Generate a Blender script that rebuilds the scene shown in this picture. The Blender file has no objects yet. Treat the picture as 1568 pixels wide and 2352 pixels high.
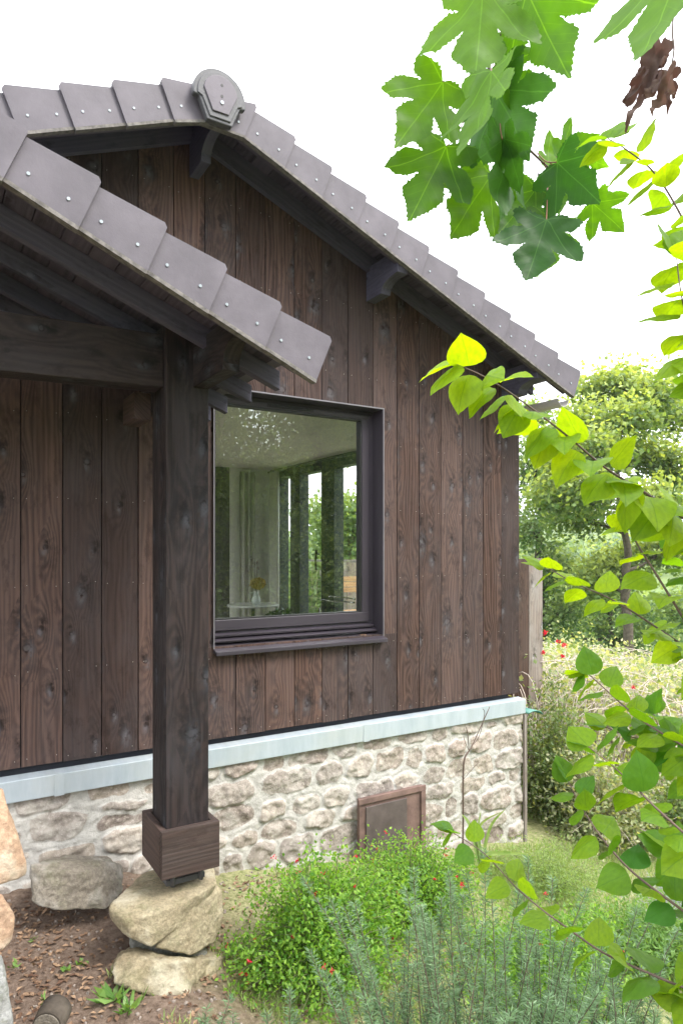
import bpy, bmesh, math, random
import numpy as np
from mathutils import Vector, Matrix
C = bpy.context.scene.collection
S = bpy.context.scene
RNG = np.random.default_rng(7); random.seed(7)

# ------------------------------------------------------------------ camera, sky, sun
YAW = math.radians(31.7)
cd = bpy.data.cameras.new('camera'); cam = bpy.data.objects.new('camera', cd); C.objects.link(cam)
cam.rotation_euler = (math.pi/2, 0, -YAW)
cd.sensor_fit = 'VERTICAL'; cd.sensor_height = 36.0; cd.sensor_width = 24.0; cd.lens = 24.0
cd.shift_y = 91/2352.; cd.clip_start = .05; cd.clip_end = 3000
S.camera = cam
w = bpy.data.worlds.new('World'); S.world = w; w.use_nodes = True
wn = w.node_tree.nodes; wl = w.node_tree.links; wn.clear()
SUN_EL, SUN_AZ = math.radians(52), math.radians(150)      # azimuth measured from +Y towards +X
sky = wn.new('ShaderNodeTexSky'); sky.sky_type = 'NISHITA'; sky.sun_disc = False
sky.sun_elevation = SUN_EL; sky.sun_rotation = SUN_AZ; sky.dust_density = 3
sc_ = wn.new('ShaderNodeVectorMath'); sc_.operation = 'SCALE'; sc_.inputs['Scale'].default_value = .1
tcw = wn.new('ShaderNodeTexCoord')
nz = wn.new('ShaderNodeTexNoise'); nz.inputs['Scale'].default_value = 2.2; nz.inputs['Detail'].default_value = 5
cr = wn.new('ShaderNodeValToRGB'); cr.color_ramp.elements[0].color = (.90, .93, 1.0, 1); cr.color_ramp.elements[1].color = (1.05, 1.05, 1.06, 1)
mx = wn.new('ShaderNodeMix'); mx.data_type = 'RGBA'; mx.inputs[0].default_value = .86
bg = wn.new('ShaderNodeBackground'); bg.inputs['Strength'].default_value = 1.0
wo = wn.new('ShaderNodeOutputWorld')
wl.new(tcw.outputs['Generated'], nz.inputs['Vector']); wl.new(nz.outputs['Fac'], cr.inputs[0])
wl.new(sky.outputs[0], sc_.inputs[0]); wl.new(sc_.outputs[0], mx.inputs[6]); wl.new(cr.outputs[0], mx.inputs[7])
wl.new(mx.outputs[2], bg.inputs[0]); wl.new(bg.outputs[0], wo.inputs[0])
sd = bpy.data.lights.new('sun', 'SUN'); sd.energy = 1.1; sd.angle = math.radians(22); sd.color = (1, .96, .9)
so = bpy.data.objects.new('sun', sd); C.objects.link(so)
sdir = Vector((math.sin(SUN_AZ)*math.cos(SUN_EL), math.cos(SUN_AZ)*math.cos(SUN_EL), math.sin(SUN_EL)))
so.rotation_euler = sdir.to_track_quat('Z', 'Y').to_euler(); so.location = (6, -6, 12)
S.view_settings.view_transform = 'Standard'; S.view_settings.look = 'None'
S.view_settings.exposure = 2.12; S.view_settings.gamma = 1
S.render.engine = 'CYCLES'
S.cycles.max_bounces = 8; S.cycles.transparent_max_bounces = 16; S.cycles.transmission_bounces = 6

# ------------------------------------------------------------------ measuring: photo rays
FX = (math.sin(YAW), math.cos(YAW)); RX = (math.cos(YAW), -math.sin(YAW))
def ray(u, v):
    r = (u-784)/1568.
    return Vector((FX[0]+r*RX[0], FX[1]+r*RX[1], (1267.-v)/1568.))
def at(u, v, t): return ray(u, v)*t                     # point at depth t
def aty(u, v, y): q = ray(u, v); return q*(y/q.y)
def atx(u, v, x): q = ray(u, v); return q*(x/q.x)

# ------------------------------------------------------------------ numpy noise
_perm = np.random.default_rng(3).permutation(256); _perm = np.concatenate([_perm, _perm, _perm])
_grad = np.random.default_rng(4).normal(size=(256, 3)); _grad /= np.linalg.norm(_grad, axis=1)[:, None]
def perlin(p):
    p = np.asarray(p, float); i = np.floor(p).astype(int); f = p-i; i &= 255
    u = f*f*f*(f*(f*6-15)+10); out = 0
    for dx in (0, 1):
        for dy in (0, 1):
            for dz in (0, 1):
                h = _perm[_perm[_perm[(i[:, 0]+dx) & 255]+((i[:, 1]+dy) & 255)]+((i[:, 2]+dz) & 255)]
                g = _grad[h]; d = f-np.array([dx, dy, dz])
                wgt = (u[:, 0] if dx else 1-u[:, 0])*(u[:, 1] if dy else 1-u[:, 1])*(u[:, 2] if dz else 1-u[:, 2])
                out = out+wgt*(g*d).sum(1)
    return out
def fbm(p, o=4):
    p = np.asarray(p, float); s = 0; a = 1
    for k in range(o): s = s+a*perlin(p*2**k+k*17.3); a *= .5
    return s

# ------------------------------------------------------------------ objects
def tag(o, label=None, cat=None, group=None, kind=None):
    if label: o['label'] = label
    if cat: o['category'] = cat
    if group: o['group'] = group
    if kind: o['kind'] = kind
    return o
def thing(name, label, cat, loc, group=None):
    o = bpy.data.objects.new(name, None); C.objects.link(o); o.location = loc; o.empty_display_size = .1
    return tag(o, label, cat, group)
def origin_of(p):
    l = Vector((0, 0, 0))
    while p: l += p.location; p = p.parent
    return l
def link(name, me, parent, mats):
    o = bpy.data.objects.new(name, me); C.objects.link(o)
    for m in (mats if isinstance(mats, (list, tuple)) else [mats]): me.materials.append(m)
    n = len(me.vertices); co = np.empty(n*3, np.float32); me.vertices.foreach_get('co', co); co = co.reshape(-1, 3)
    if parent:
        o.parent = parent; off = np.array(origin_of(parent))
    else:
        off = np.array([(co[:, 0].min()+co[:, 0].max())/2, (co[:, 1].min()+co[:, 1].max())/2, co[:, 2].min()]); o.location = off
    co -= off.astype(np.float32); me.vertices.foreach_set('co', co.ravel()); me.update()
    return o
class MB:
    def __init__(s): s.V = []; s.F = []; s.W = []; s.M = []; s.S = []
    def quad(s, idx, ax, seed, mi=0, sm=False):
        p = [s.V[i] for i in idx]; n = (p[1]-p[0]).cross(p[-1]-p[0])
        if n.length < 1e-12: n = Vector((0, 0, 1))
        n.normalize(); c = n.cross(ax)
        if c.length < .3: c = n.orthogonal(); al = n.cross(c)
        else: c.normalize(); al = ax
        s.F.append(idx); s.M.append(mi); s.S.append(sm)
        for q in p: s.W.append((q.dot(c), q.dot(al), seed))
    def hexa(s, P, ax=(0, 0, 1), mi=0, seed=None):          # P: 4 bottom (ccw from above), 4 top
        b = len(s.V); s.V += [Vector(q) for q in P]; ax = Vector(ax).normalized(); seed = random.random()*50 if seed is None else seed
        for f in ((3, 2, 1, 0), (4, 5, 6, 7), (0, 1, 5, 4), (1, 2, 6, 5), (2, 3, 7, 6), (3, 0, 4, 7)):
            s.quad([b+i for i in f], ax, seed, mi)
        return s
    def box(s, x0, x1, y0, y1, z0, z1, ax='z', mi=0, seed=None):
        a = {'x': (1, 0, 0), 'y': (0, 1, 0), 'z': (0, 0, 1)}[ax]
        return s.hexa([(x0, y0, z0), (x1, y0, z0), (x1, y1, z0), (x0, y1, z0), (x0, y0, z1), (x1, y0, z1), (x1, y1, z1), (x0, y1, z1)], a, mi, seed)
    def prism(s, pts, d, ax=(0, 0, 1), mi=0, seed=None):     # polygon pts (3D list) extruded by vector d
        b = len(s.V); n = len(pts); d = Vector(d); s.V += [Vector(p) for p in pts]+[Vector(p)+d for p in pts]
        ax = Vector(ax).normalized(); seed = random.random()*50 if seed is None else seed
        s.quad([b+i for i in range(n)][::-1], ax, seed, mi); s.quad([b+n+i for i in range(n)], ax, seed, mi)
        for i in range(n): s.quad([b+i, b+(i+1) % n, b+n+(i+1) % n, b+n+i], ax, seed, mi)
        return s
    def tube(s, path, rad, sides=8, mi=0, cap=True):
        path = [Vector(p) for p in path]; n = len(path); b = len(s.V); seed = random.random()*50
        if not hasattr(rad, '__len__'): rad = [rad]*n
        up = None
        for i, p in enumerate(path):
            t = (path[min(i+1, n-1)]-path[max(i-1, 0)]).normalized()
            if up is None: up = t.orthogonal().normalized()
            up = (up-t*up.dot(t)).normalized(); sd_ = t.cross(up)
            for k in range(sides):
                a = 2*math.pi*k/sides; s.V.append(p+(up*math.cos(a)+sd_*math.sin(a))*rad[i])
        ax = (path[-1]-path[0]).normalized() if n > 1 else Vector((0, 0, 1))
        for i in range(n-1):
            for k in range(sides):
                k2 = (k+1) % sides
                s.quad([b+i*sides+k, b+i*sides+k2, b+(i+1)*sides+k2, b+(i+1)*sides+k], ax, seed, mi, True)
        if cap:
            s.quad([b+k for k in range(sides)][::-1], ax, seed, mi); s.quad([b+(n-1)*sides+k for k in range(sides)], ax, seed, mi)
        return s
    def disc(s, c, nrm, r, th=.003, sides=8, mi=0):
        nrm = Vector(nrm).normalized(); return s.tube([Vector(c), Vector(c)+nrm*th], r, sides, mi)
    def build(s, name, mats, parent=None, bevel=0):
        me = bpy.data.meshes.new(name); me.from_pydata([tuple(v) for v in s.V], [], s.F)
        a = me.attributes.new('wuv', 'FLOAT_VECTOR', 'CORNER'); a.data.foreach_set('vector', np.array(s.W, np.float32).ravel())
        me.polygons.foreach_set('material_index', s.M); me.polygons.foreach_set('use_smooth', s.S)
        o = link(name, me, parent, mats)
        if bevel:
            m = o.modifiers.new('bevel', 'BEVEL'); m.width = bevel; m.segments = 2; m.limit_method = 'ANGLE'
        return o
def npmesh(name, V, F, parent, mats, attrs=None, smooth=False, fattr=None):
    V = np.asarray(V, np.float32); F = np.asarray(F, np.int32); k = F.shape[1]; nf = len(F)
    me = bpy.data.meshes.new(name); me.vertices.add(len(V)); me.vertices.foreach_set('co', V.ravel())
    me.loops.add(nf*k); me.loops.foreach_set('vertex_index', F.ravel()); me.polygons.add(nf)
    me.polygons.foreach_set('loop_start', np.arange(0, nf*k, k, dtype=np.int32))
    me.update(calc_edges=True)
    for nme, arr in (attrs or {}).items():
        arr = np.asarray(arr, np.float32)
        if arr.ndim == 1: a = me.attributes.new(nme, 'FLOAT', 'POINT'); a.data.foreach_set('value', arr)
        else: a = me.attributes.new(nme, 'FLOAT_VECTOR', 'POINT'); a.data.foreach_set('vector', arr.ravel())
    for nme, arr in (fattr or {}).items():
        a = me.attributes.new(nme, 'FLOAT', 'FACE'); a.data.foreach_set('value', np.asarray(arr, np.float32))
    me.polygons.foreach_set('use_smooth', np.full(nf, smooth)); me.validate()
    return link(name, me, parent, mats)

# ------------------------------------------------------------------ materials
class NT:
    def __init__(s, name):
        s.m = bpy.data.materials.new(name); s.m.use_nodes = True; s.t = s.m.node_tree; s.n = s.t.nodes; s.n.clear()
        s.out = s.n.new('ShaderNodeOutputMaterial')
    def set(s, sock, v):
        if isinstance(v, bpy.types.NodeSocket): s.t.links.new(v, sock)
        elif isinstance(v, (tuple, list)) and len(v) == 3 and sock.type == 'RGBA': sock.default_value = (*v, 1)
        else: sock.default_value = v
    def node(s, typ, outs=0, props=None, **kw):
        n = s.n.new(typ)
        for k, v in (props or {}).items(): setattr(n, k, v)
        for k, v in kw.items():
            k = int(k[1:]) if k[0] == '_' else k.replace('__', ' ')
            s.set(n.inputs[k], v)
        return n.outputs[outs]
    def math(s, op, a, b=0., c=0.): return s.node('ShaderNodeMath', 0, {'operation': op}, _0=a, _1=b, _2=c)
    def vmath(s, op, a, b=(0, 0, 0)): return s.node('ShaderNodeVectorMath', 0, {'operation': op}, _0=a, _1=b)
    def mix(s, f, a, b, mode='MIX'): return s.node('ShaderNodeMix', 2, {'data_type': 'RGBA', 'blend_type': mode}, _0=f, _6=a, _7=b)
    def noise(s, vec, scale, detail=4., rough=.55, out=0): return s.node('ShaderNodeTexNoise', out, None, Vector=vec, Scale=scale, Detail=detail, Roughness=rough)
    def ramp(s, f, stops):
        n = s.n.new('ShaderNodeValToRGB'); s.set(n.inputs[0], f); e = n.color_ramp.elements
        while len(e) < len(stops): e.new(.5)
        for i, (p, c) in enumerate(stops):
            e[i].position = p; e[i].color = (*c, 1) if isinstance(c, tuple) else (c, c, c, 1)
        return n.outputs[0]
    def attr(s, name, out='Vector'): return s.node('ShaderNodeAttribute', out, {'attribute_name': name})
    def obj(s): return s.node('ShaderNodeTexCoord', 'Object')
    def comb(s, x, y, z): return s.node('ShaderNodeCombineXYZ', 0, None, X=x, Y=y, Z=z)
    def sep(s, v): n = s.n.new('ShaderNodeSeparateXYZ'); s.set(n.inputs[0], v); return n.outputs
    def bump(s, h, strength=.3, dist=.01, normal=None):
        kw = dict(Height=h, Strength=strength, Distance=dist)
        if normal is not None: kw['Normal'] = normal
        return s.node('ShaderNodeBump', 0, None, **kw)
    def bsdf(s, **kw): return s.node('ShaderNodeBsdfPrincipled', 0, None, **kw)
    def done(s, sh): s.t.links.new(sh, s.out.inputs[0]); return s.m

def wood(name, dark, light, grey, greyamt=.5, knots=.5, rough=.6, ring=34., end=False):
    t = NT(name); x, y, sd_ = t.sep(t.attr('wuv'))
    s13 = t.math('MULTIPLY', sd_, 13.7)
    lo = t.noise(t.comb(t.math('MULTIPLY', x, 5), t.math('MULTIPLY', y, .7), s13), 1., 3.)
    vx = t.math('ADD', t.math('MULTIPLY', x, 7.), s13); vy = t.math('ADD', t.math('MULTIPLY', y, 2.6), t.math('MULTIPLY', sd_, 5.1))
    vor = t.n.new('ShaderNodeTexVoronoi'); vor.voronoi_dimensions = '2D'; t.set(vor.inputs['Vector'], t.comb(vx, vy, 0.)); vor.inputs['Scale'].default_value = 1.
    px, py, _ = t.sep(vor.outputs['Position']); cr_, cg, cb = t.sep(vor.outputs['Color'])
    dx = t.math('DIVIDE', t.math('SUBTRACT', vx, px), 7.); dy = t.math('DIVIDE', t.math('SUBTRACT', vy, py), 2.6)
    ex = t.math('GREATER_THAN', cr_, 1-knots)
    size = t.math('ADD', .015, t.math('MULTIPLY', t.math('POWER', cg, 2.5), .028))
    wob = t.noise(t.comb(t.math('MULTIPLY', x, 34), t.math('MULTIPLY', y, 26), s13), 1., 4.)
    wb = t.math('SUBTRACT', wob, .5)
    asp = t.math('ADD', .45, t.math('MULTIPLY', cb, 1.3))
    rk = t.math('DIVIDE', t.math('SQRT', t.math('ADD', t.math('MULTIPLY', dx, dx), t.math('MULTIPLY', t.math('MULTIPLY', dy, dy), asp))), size)
    rk = t.math('ADD', rk, t.math('MULTIPLY', wb, 1.8))
    dyf = t.math('MULTIPLY', dy, .36)
    rf = t.math('DIVIDE', t.math('ADD', t.math('MULTIPLY', dx, dx), t.math('MULTIPLY', dyf, dyf)), t.math('MULTIPLY', t.math('MULTIPLY', size, size), 8.))
    bumpk = t.math('MULTIPLY', t.math('EXPONENT', t.math('MULTIPLY', rf, -1.)), ex)
    f = t.math('ADD', t.math('ADD', x, t.math('MULTIPLY', lo, .20)), t.math('MULTIPLY', bumpk, .10))
    f = t.math('ADD', f, t.math('MULTIPLY', wb, .006))
    rings = t.math('ADD', .5, t.math('MULTIPLY', .5, t.math('SINE', t.math('MULTIPLY', f, ring*6.28))))
    fine = t.noise(t.comb(t.math('MULTIPLY', x, 130), t.math('MULTIPLY', y, 2.5), s13), 1., 4., .7)
    mid = t.noise(t.comb(t.math('MULTIPLY', x, 32), t.math('MULTIPLY', y, 1.3), t.math('ADD', s13, 8.)), 1., 4., .65)
    big = t.noise(t.comb(t.math('MULTIPLY', x, 4), t.math('MULTIPLY', y, 1.6), t.math('ADD', s13, 4.)), 1., 5., .65)
    blot = t.noise(t.comb(t.math('MULTIPLY', x, 12), t.math('MULTIPLY', y, 5.), t.math('ADD', s13, 2.)), 1., 5., .7)
    bt = t.math('FRACT', t.math('MULTIPLY', sd_, 7.77)); bt2 = t.math('FRACT', t.math('MULTIPLY', sd_, 3.31))
    tone = t.math('ADD', t.math('MULTIPLY', rings, .22), t.math('ADD', t.math('MULTIPLY', fine, .45), t.math('MULTIPLY', mid, .65)))
    base = t.mix(t.ramp(tone, [(.46, 0.), (.86, 1.)]), dark, light)
    base = t.mix(t.node('ShaderNodeMapRange', 0, None, _0=bt, _1=.35, _2=1., _3=0., _4=.75), base, tuple(c*.75 for c in dark))
    base = t.mix(t.node('ShaderNodeMapRange', 0, None, _0=bt, _1=.4, _2=0., _3=0., _4=.38), base, tuple(c*1.25 for c in light))
    base = t.mix(t.math('MULTIPLY', bt2, greyamt*.8), base, grey)
    g = t.math('MULTIPLY', t.node('ShaderNodeMapRange', 0, None, _0=big, _1=.44, _2=.70), greyamt)
    base = t.mix(g, base, grey)
    base = t.mix(t.math('MULTIPLY', t.node('ShaderNodeMapRange', 0, None, _0=blot, _1=.54, _2=.66), .42), base, tuple(c*.45 for c in dark))
    halo = t.math('MULTIPLY', t.math('MULTIPLY', bumpk, t.node('ShaderNodeMapRange', 0, None, _0=wob, _1=.40, _2=.62)), .62)
    base = t.mix(halo, base, tuple(c*.30 for c in grey))
    kn = t.math('MULTIPLY', t.math('MULTIPLY', t.node('ShaderNodeMapRange', 0, None, _0=rk, _1=1.15, _2=.6), ex), .8)
    core = t.math('MULTIPLY', t.node('ShaderNodeMapRange', 0, None, _0=rk, _1=.62, _2=.35), t.math('GREATER_THAN', cb, .35))
    base = t.mix(kn, base, t.mix(core, tuple(c*.25 for c in dark), tuple(c*1.05 for c in grey)))
    def flare(off, k):
        dyo = t.math('MULTIPLY', t.math('ADD', dy, off), .5); dxo = t.math('ADD', dx, t.math('MULTIPLY', t.math('SUBTRACT', cb, .5), off*1.5))
        q_ = t.math('DIVIDE', t.math('ADD', t.math('MULTIPLY', dxo, dxo), t.math('MULTIPLY', dyo, dyo)), t.math('MULTIPLY', t.math('MULTIPLY', size, size), k))
        return t.math('MULTIPLY', t.math('MULTIPLY', t.math('EXPONENT', t.math('MULTIPLY', q_, -1.)), ex), t.node('ShaderNodeMapRange', 0, None, _0=wob, _1=.36, _2=.60))
    base = t.mix(t.math('MULTIPLY', flare(-.022, 1.6), .9), base, tuple(c*.35 for c in dark))
    base = t.mix(t.math('MULTIPLY', flare(.020, .9), .55), base, (grey[0]*1.9, grey[1]*2.05, grey[2]*2.15))  # bluish sheen below each knot put into the colour
    h = t.math('ADD', t.math('MULTIPLY', rings, .3), t.math('ADD', t.math('MULTIPLY', fine, .8), t.math('MULTIPLY', bumpk, -1.2)))
    rg = t.math('ADD', rough-.1, t.math('MULTIPLY', big, .25))
    return t.done(t.bsdf(Base__Color=base, Roughness=rg, Normal=t.bump(h, .6, .004), **{'Specular IOR Level': .16}))
def plain(name, col, rough=.5, metal=0., vary=.15, scale=6., bumpy=.0, spec=.5, bscale=60.):
    t = NT(name); p = t.obj(); n = t.noise(p, scale, 5., .6)
    c = t.mix(t.ramp(n, [(.3, 0.), (.7, 1.)]), tuple(max(0, k*(1-vary)) for k in col), tuple(k*(1+vary) for k in col))
    kw = dict(Base__Color=c, Roughness=t.math('ADD', rough-.08, t.math('MULTIPLY', n, .16)), Metallic=metal)
    if bumpy: kw['Normal'] = t.bump(t.noise(p, bscale, 4.), bumpy, .004)
    kw['Specular IOR Level'] = spec
    return t.done(t.bsdf(**kw))
def leafmat(name, c0, c1, trans=.5, rough=.45, veins=None, tcol=None, spec=.4):
    t = NT(name); lv = t.attr('lv', 'Fac')
    col = t.ramp(lv, [(0., c0), (1., c1)])
    nrm = None
    if veins:
        x, y, z = t.sep(t.attr('luv')); ax = t.math('ABSOLUTE', x)
        if veins == 'ovate':
            mid = t.math('LESS_THAN', ax, .028)
            fr = t.math('PINGPONG', t.math('SUBTRACT', y, t.math('MULTIPLY', t.math('POWER', ax, .8), .34)), .075)
            lat = t.math('LESS_THAN', fr, .007)
            vm = t.math('MAXIMUM', t.math('MULTIPLY', mid, .7), t.math('MULTIPLY', lat, .35)); hgt = fr
        else:
            vm = None
            for a, wd in ((0, .008), (.80, .007), (1.75, .006)):
                d = t.math('ABSOLUTE', t.math('SUBTRACT', t.math('MULTIPLY', ax, math.cos(a)), t.math('MULTIPLY', y, math.sin(a))))
                m = t.math('LESS_THAN', d, wd); vm = m if vm is None else t.math('MAXIMUM', vm, m)
            fr = t.math('PINGPONG', t.math('SUBTRACT', y, t.math('MULTIPLY', ax, .75)), .06)
            lat = t.math('LESS_THAN', fr, .0035); vm = t.math('MAXIMUM', vm, t.math('MULTIPLY', lat, .3)); hgt = fr
        col = t.mix(t.math('MULTIPLY', vm, .42), col, tuple(min(1, c*1.7+.02) for c in c1) if veins == 'palm' else tuple(c*.8 for c in c0))
        pat = t.noise(t.attr('luv'), 5., 3.)
        col = t.mix(t.ramp(pat, [(.35, 0.), (.75, .35)]), col, tuple(c*.62 for c in c0))
        nrm = t.bump(hgt, .5, .004)
    kw = dict(Base__Color=col, Roughness=rough); kw['Specular IOR Level'] = spec
    if nrm is not None: kw['Normal'] = nrm
    b = t.bsdf(**kw)
    tc = t.mix(1., col, tcol or (1.9, 1.7, .5), 'MULTIPLY')
    tr = t.node('ShaderNodeBsdfTranslucent', 0, None, Color=tc)
    return t.done(t.node('ShaderNodeMixShader', 0, None, _0=trans, _1=b, _2=tr))
def stonemat(name, c0, c1, lich=(.5, .48, .42), bump=.9, sc=9., mossy=0.):
    t = NT(name); p = t.obj(); n = t.noise(p, sc, 8., .68); n2 = t.noise(p, sc*7, 8., .8); n3 = t.noise(p, sc*.5, 4., .6)
    col = t.mix(t.ramp(n, [(.3, 0.), (.7, 1.)]), c0, c1)
    col = t.mix(t.ramp(n2, [(.42, .55), (.6, 0.)]), col, tuple(c*.38 for c in c0))
    col = t.mix(t.ramp(n3, [(.5, 0.), (.62, .6)]), col, lich)
    if mossy: col = t.mix(t.ramp(t.noise(p, sc*1.3, 6., .7), [(.5, 0.), (.66, mossy)]), col, (.10, .12, .04))
    h = t.math('ADD', n, t.math('MULTIPLY', n2, .35))
    return t.done(t.bsdf(Base__Color=col, Roughness=.9, Normal=t.bump(h, bump, .03), **{'Specular IOR Level': .2}))

M = {}
M['clad'] = wood('stained cladding', (.026, .0130, .0095), (.122, .071, .055), (.082, .071, .074), .36, .66, .7)
M['beam'] = wood('dark porch timber', (.009, .0058, .0052), (.046, .031, .027), (.046, .044, .048), .5, .75, .65, 26.)
M['boxwood'] = wood('brown post box timber', (.030, .018, .014), (.085, .052, .042), (.085, .075, .070), .35, .22, .6, 40.)
M['sark'] = wood('soffit boards', (.046, .038, .054), (.088, .074, .098), (.08, .074, .096), .3, .1, .65, 30.)  # violet cast of the shaded soffit put into the board colour
M['greytimber'] = wood('bluish grey timber', (.054, .050, .072), (.094, .088, .122), (.10, .097, .13), .5, .15, .65, 30.)  # bluish tint of the shade under the eaves put into the colour
M['fence'] = wood('weathered fence boards', (.10, .075, .06), (.26, .21, .18), (.30, .28, .26), .8, .25, .8, 22.)
M['fencedark'] = wood('dark fence boards', (.04, .02, .015), (.09, .045, .03), (.1, .08, .07), .4, .25, .8, 22.)
M['lightwood'] = wood('pale garden chair wood', (.40, .22, .11), (.58, .36, .20), (.5, .35, .22), .2, .05, .6, 30.)
M['deck'] = wood('deck boards', (.12, .09, .07), (.25, .2, .16), (.3, .27, .25), .8, .1, .8, 22.)
def tilemat():
    t = NT('mauve concrete verge tile'); p = t.obj(); n = t.noise(p, 5., 6., .6); n2 = t.noise(p, 90., 4., .7); x, y, z = t.sep(t.attr('wuv'))
    bt = t.math('FRACT', t.math('MULTIPLY', z, 3.3))
    col = t.mix(t.ramp(n, [(.36, 0.), (.66, 1.)]), (.080, .070, .085), (.126, .111, .132))
    col = t.mix(t.math('MULTIPLY', bt, .35), col, (.080, .070, .084))
    col = t.mix(t.ramp(n2, [(.62, 0.), (.75, .35)]), col, (.09, .08, .085))
    return t.done(t.bsdf(Base__Color=col, Roughness=.62, Normal=t.bump(t.math('ADD', t.math('MULTIPLY', n, 2.), n2), .25, .003)))
M['tile'] = tilemat()
M['tiledark'] = plain('grey ridge cap', (.075, .075, .082), .55, 0., .25, 14., .3)
M['lichen'] = plain('lichened tile edge', (.125, .115, .105), .9, 0., .5, 40., .6)
M['screw'] = plain('galvanised screw cap', (.30, .34, .37), .4, .2, .1, 8.)
M['nail'] = plain('steel nail head', (.33, .31, .29), .4, .3, .1, 8.)
M['alu'] = plain('mauve brown aluminium', (.046, .039, .050), .36, .1, .07, 3., 0., .5)
M['aludark'] = plain('dark rebate', (.018, .018, .022), .5)
M['gasket'] = plain('black gasket', (.008, .008, .009), .5)
M['alulip'] = plain('bright bent edge', (.20, .19, .21), .4, .3)
def zincmat():
    t = NT('weathered zinc'); p = t.obj(); x, y, z = t.sep(p)
    n = t.noise(t.comb(t.math('MULTIPLY', x, 14), y, t.math('MULTIPLY', z, 3)), 1., 5., .65); n2 = t.noise(p, 3., 5.)
    col = t.mix(t.ramp(n, [(.3, 0.), (.75, 1.)]), (.33, .385, .425), (.45, .50, .54))
    col = t.mix(t.ramp(n2, [(.5, 0.), (.8, .4)]), col, (.45, .45, .38))
    return t.done(t.bsdf(Base__Color=col, Roughness=.5, Metallic=.15))
M['zinc'] = zincmat()
M['bluedark'] = plain('dark membrane', (.01, .012, .02), .8)
M['white'] = plain('white painted plaster', (.86, .86, .85), .8, 0., .03, 2.)
M['ceiling'] = plain('pale ceiling', (.80, .78, .73), .8, 0., .03, 2.)
M['inner'] = plain('dim-toned interior wall', (.09, .085, .08), .7, 0., .2, 2.)  # dimness of the room's left part put into the wall colour
M['floor'] = plain('interior floor', (.5, .43, .36), .4, 0., .2, 3.)
M['blackframe'] = plain('charcoal door frame', (.022, .026, .030), .4, .2, .1)
M['curtain'] = plain('sheer curtain', (.62, .62, .60), .9, 0., .05)
M['marble'] = plain('white marble', (.72, .74, .73), .15, 0., .08, 9.)
M['ceramic'] = plain('pale ceramic', (.62, .66, .66), .25, 0., .05)
M['chrome'] = plain('chrome', (.7, .7, .72), .15, 1., .03)
def glassmat(name, boost=1., tint=(.98, .995, .985)):
    t = NT(name); lw = t.node('ShaderNodeLayerWeight', 'Facing', None, Blend=.5); fr = t.math('ADD', .045, t.math('MULTIPLY', t.math('POWER', lw, 4.), .6))
    tr = t.node('ShaderNodeBsdfTransparent', 0, None, Color=tint); gl = t.node('ShaderNodeBsdfGlossy', 0, None, Color=(.95, 1., .98), Roughness=.0)
    return t.done(t.node('ShaderNodeMixShader', 0, None, _0=t.math('MINIMUM', t.math('MULTIPLY', fr, boost), .95), _1=tr, _2=gl))
M['glass'] = glassmat('window glass', 3.0)
M['glass2'] = glassmat('door glass', 1.2)
def wallstone():
    t = NT('rubble granite and lime mortar'); p = t.obj(); mo = t.attr('mortar', 'Fac'); sid = t.attr('sid', 'Fac')
    n = t.noise(p, 14., 8., .7); n2 = t.noise(p, 70., 5., .7); n3 = t.noise(p, 5., 5., .6)
    st = t.ramp(sid, [(0., (.22, .18, .16)), (.25, (.40, .345, .285)), (.5, (.30, .265, .24)), (.75, (.46, .405, .345)), (1., (.33, .27, .23))])
    st = t.mix(t.ramp(n, [(.35, .55), (.6, 0.)]), st, (.12, .095, .08))
    st = t.mix(t.ramp(n2, [(.52, 0.), (.66, .6)]), st, (.52, .48, .42))
    st = t.mix(t.ramp(n3, [(.48, 0.), (.66, .6)]), st, (.52, .49, .44))
    mc = t.mix(t.ramp(n, [(.3, 0.), (.7, 1.)]), (.36, .345, .32), (.56, .54, .50))
    mc = t.mix(t.ramp(n2, [(.3, .35), (.5, 0.)]), mc, (.27, .25, .22))
    f = t.math('ADD', t.math('ADD', mo, t.math('MULTIPLY', t.math('SUBTRACT', n, .5), .9)), t.math('MULTIPLY', t.math('SUBTRACT', n3, .5), .5))
    f = t.node('ShaderNodeMapRange', 0, None, _0=f, _1=.35, _2=.65)
    col = t.mix(f, st, mc)
    return t.done(t.bsdf(Base__Color=col, Roughness=.92, Normal=t.bump(t.math('ADD', n, t.math('MULTIPLY', n2, .5)), .7, .015), **{'Specular IOR Level': .15}))
M['wallstone'] = wallstone()
M['boulder'] = stonemat('buff sandstone', (.33, .27, .17), (.50, .44, .30), (.55, .51, .40), 1., 8., .3)  # buff stone tone with lichen and moss patches
M['boulder2'] = stonemat('grey granite boulder', (.23, .20, .16), (.37, .33, .27), (.44, .42, .38), 1., 8., .3)
M['boulder3'] = stonemat('orange granite', (.44, .28, .18), (.60, .43, .30), (.55, .5, .4), .8, 7.)
M['boulder4'] = stonemat('pale grey stone', (.34, .34, .32), (.5, .5, .48), (.18, .18, .16), .9, 8., .6)
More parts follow.
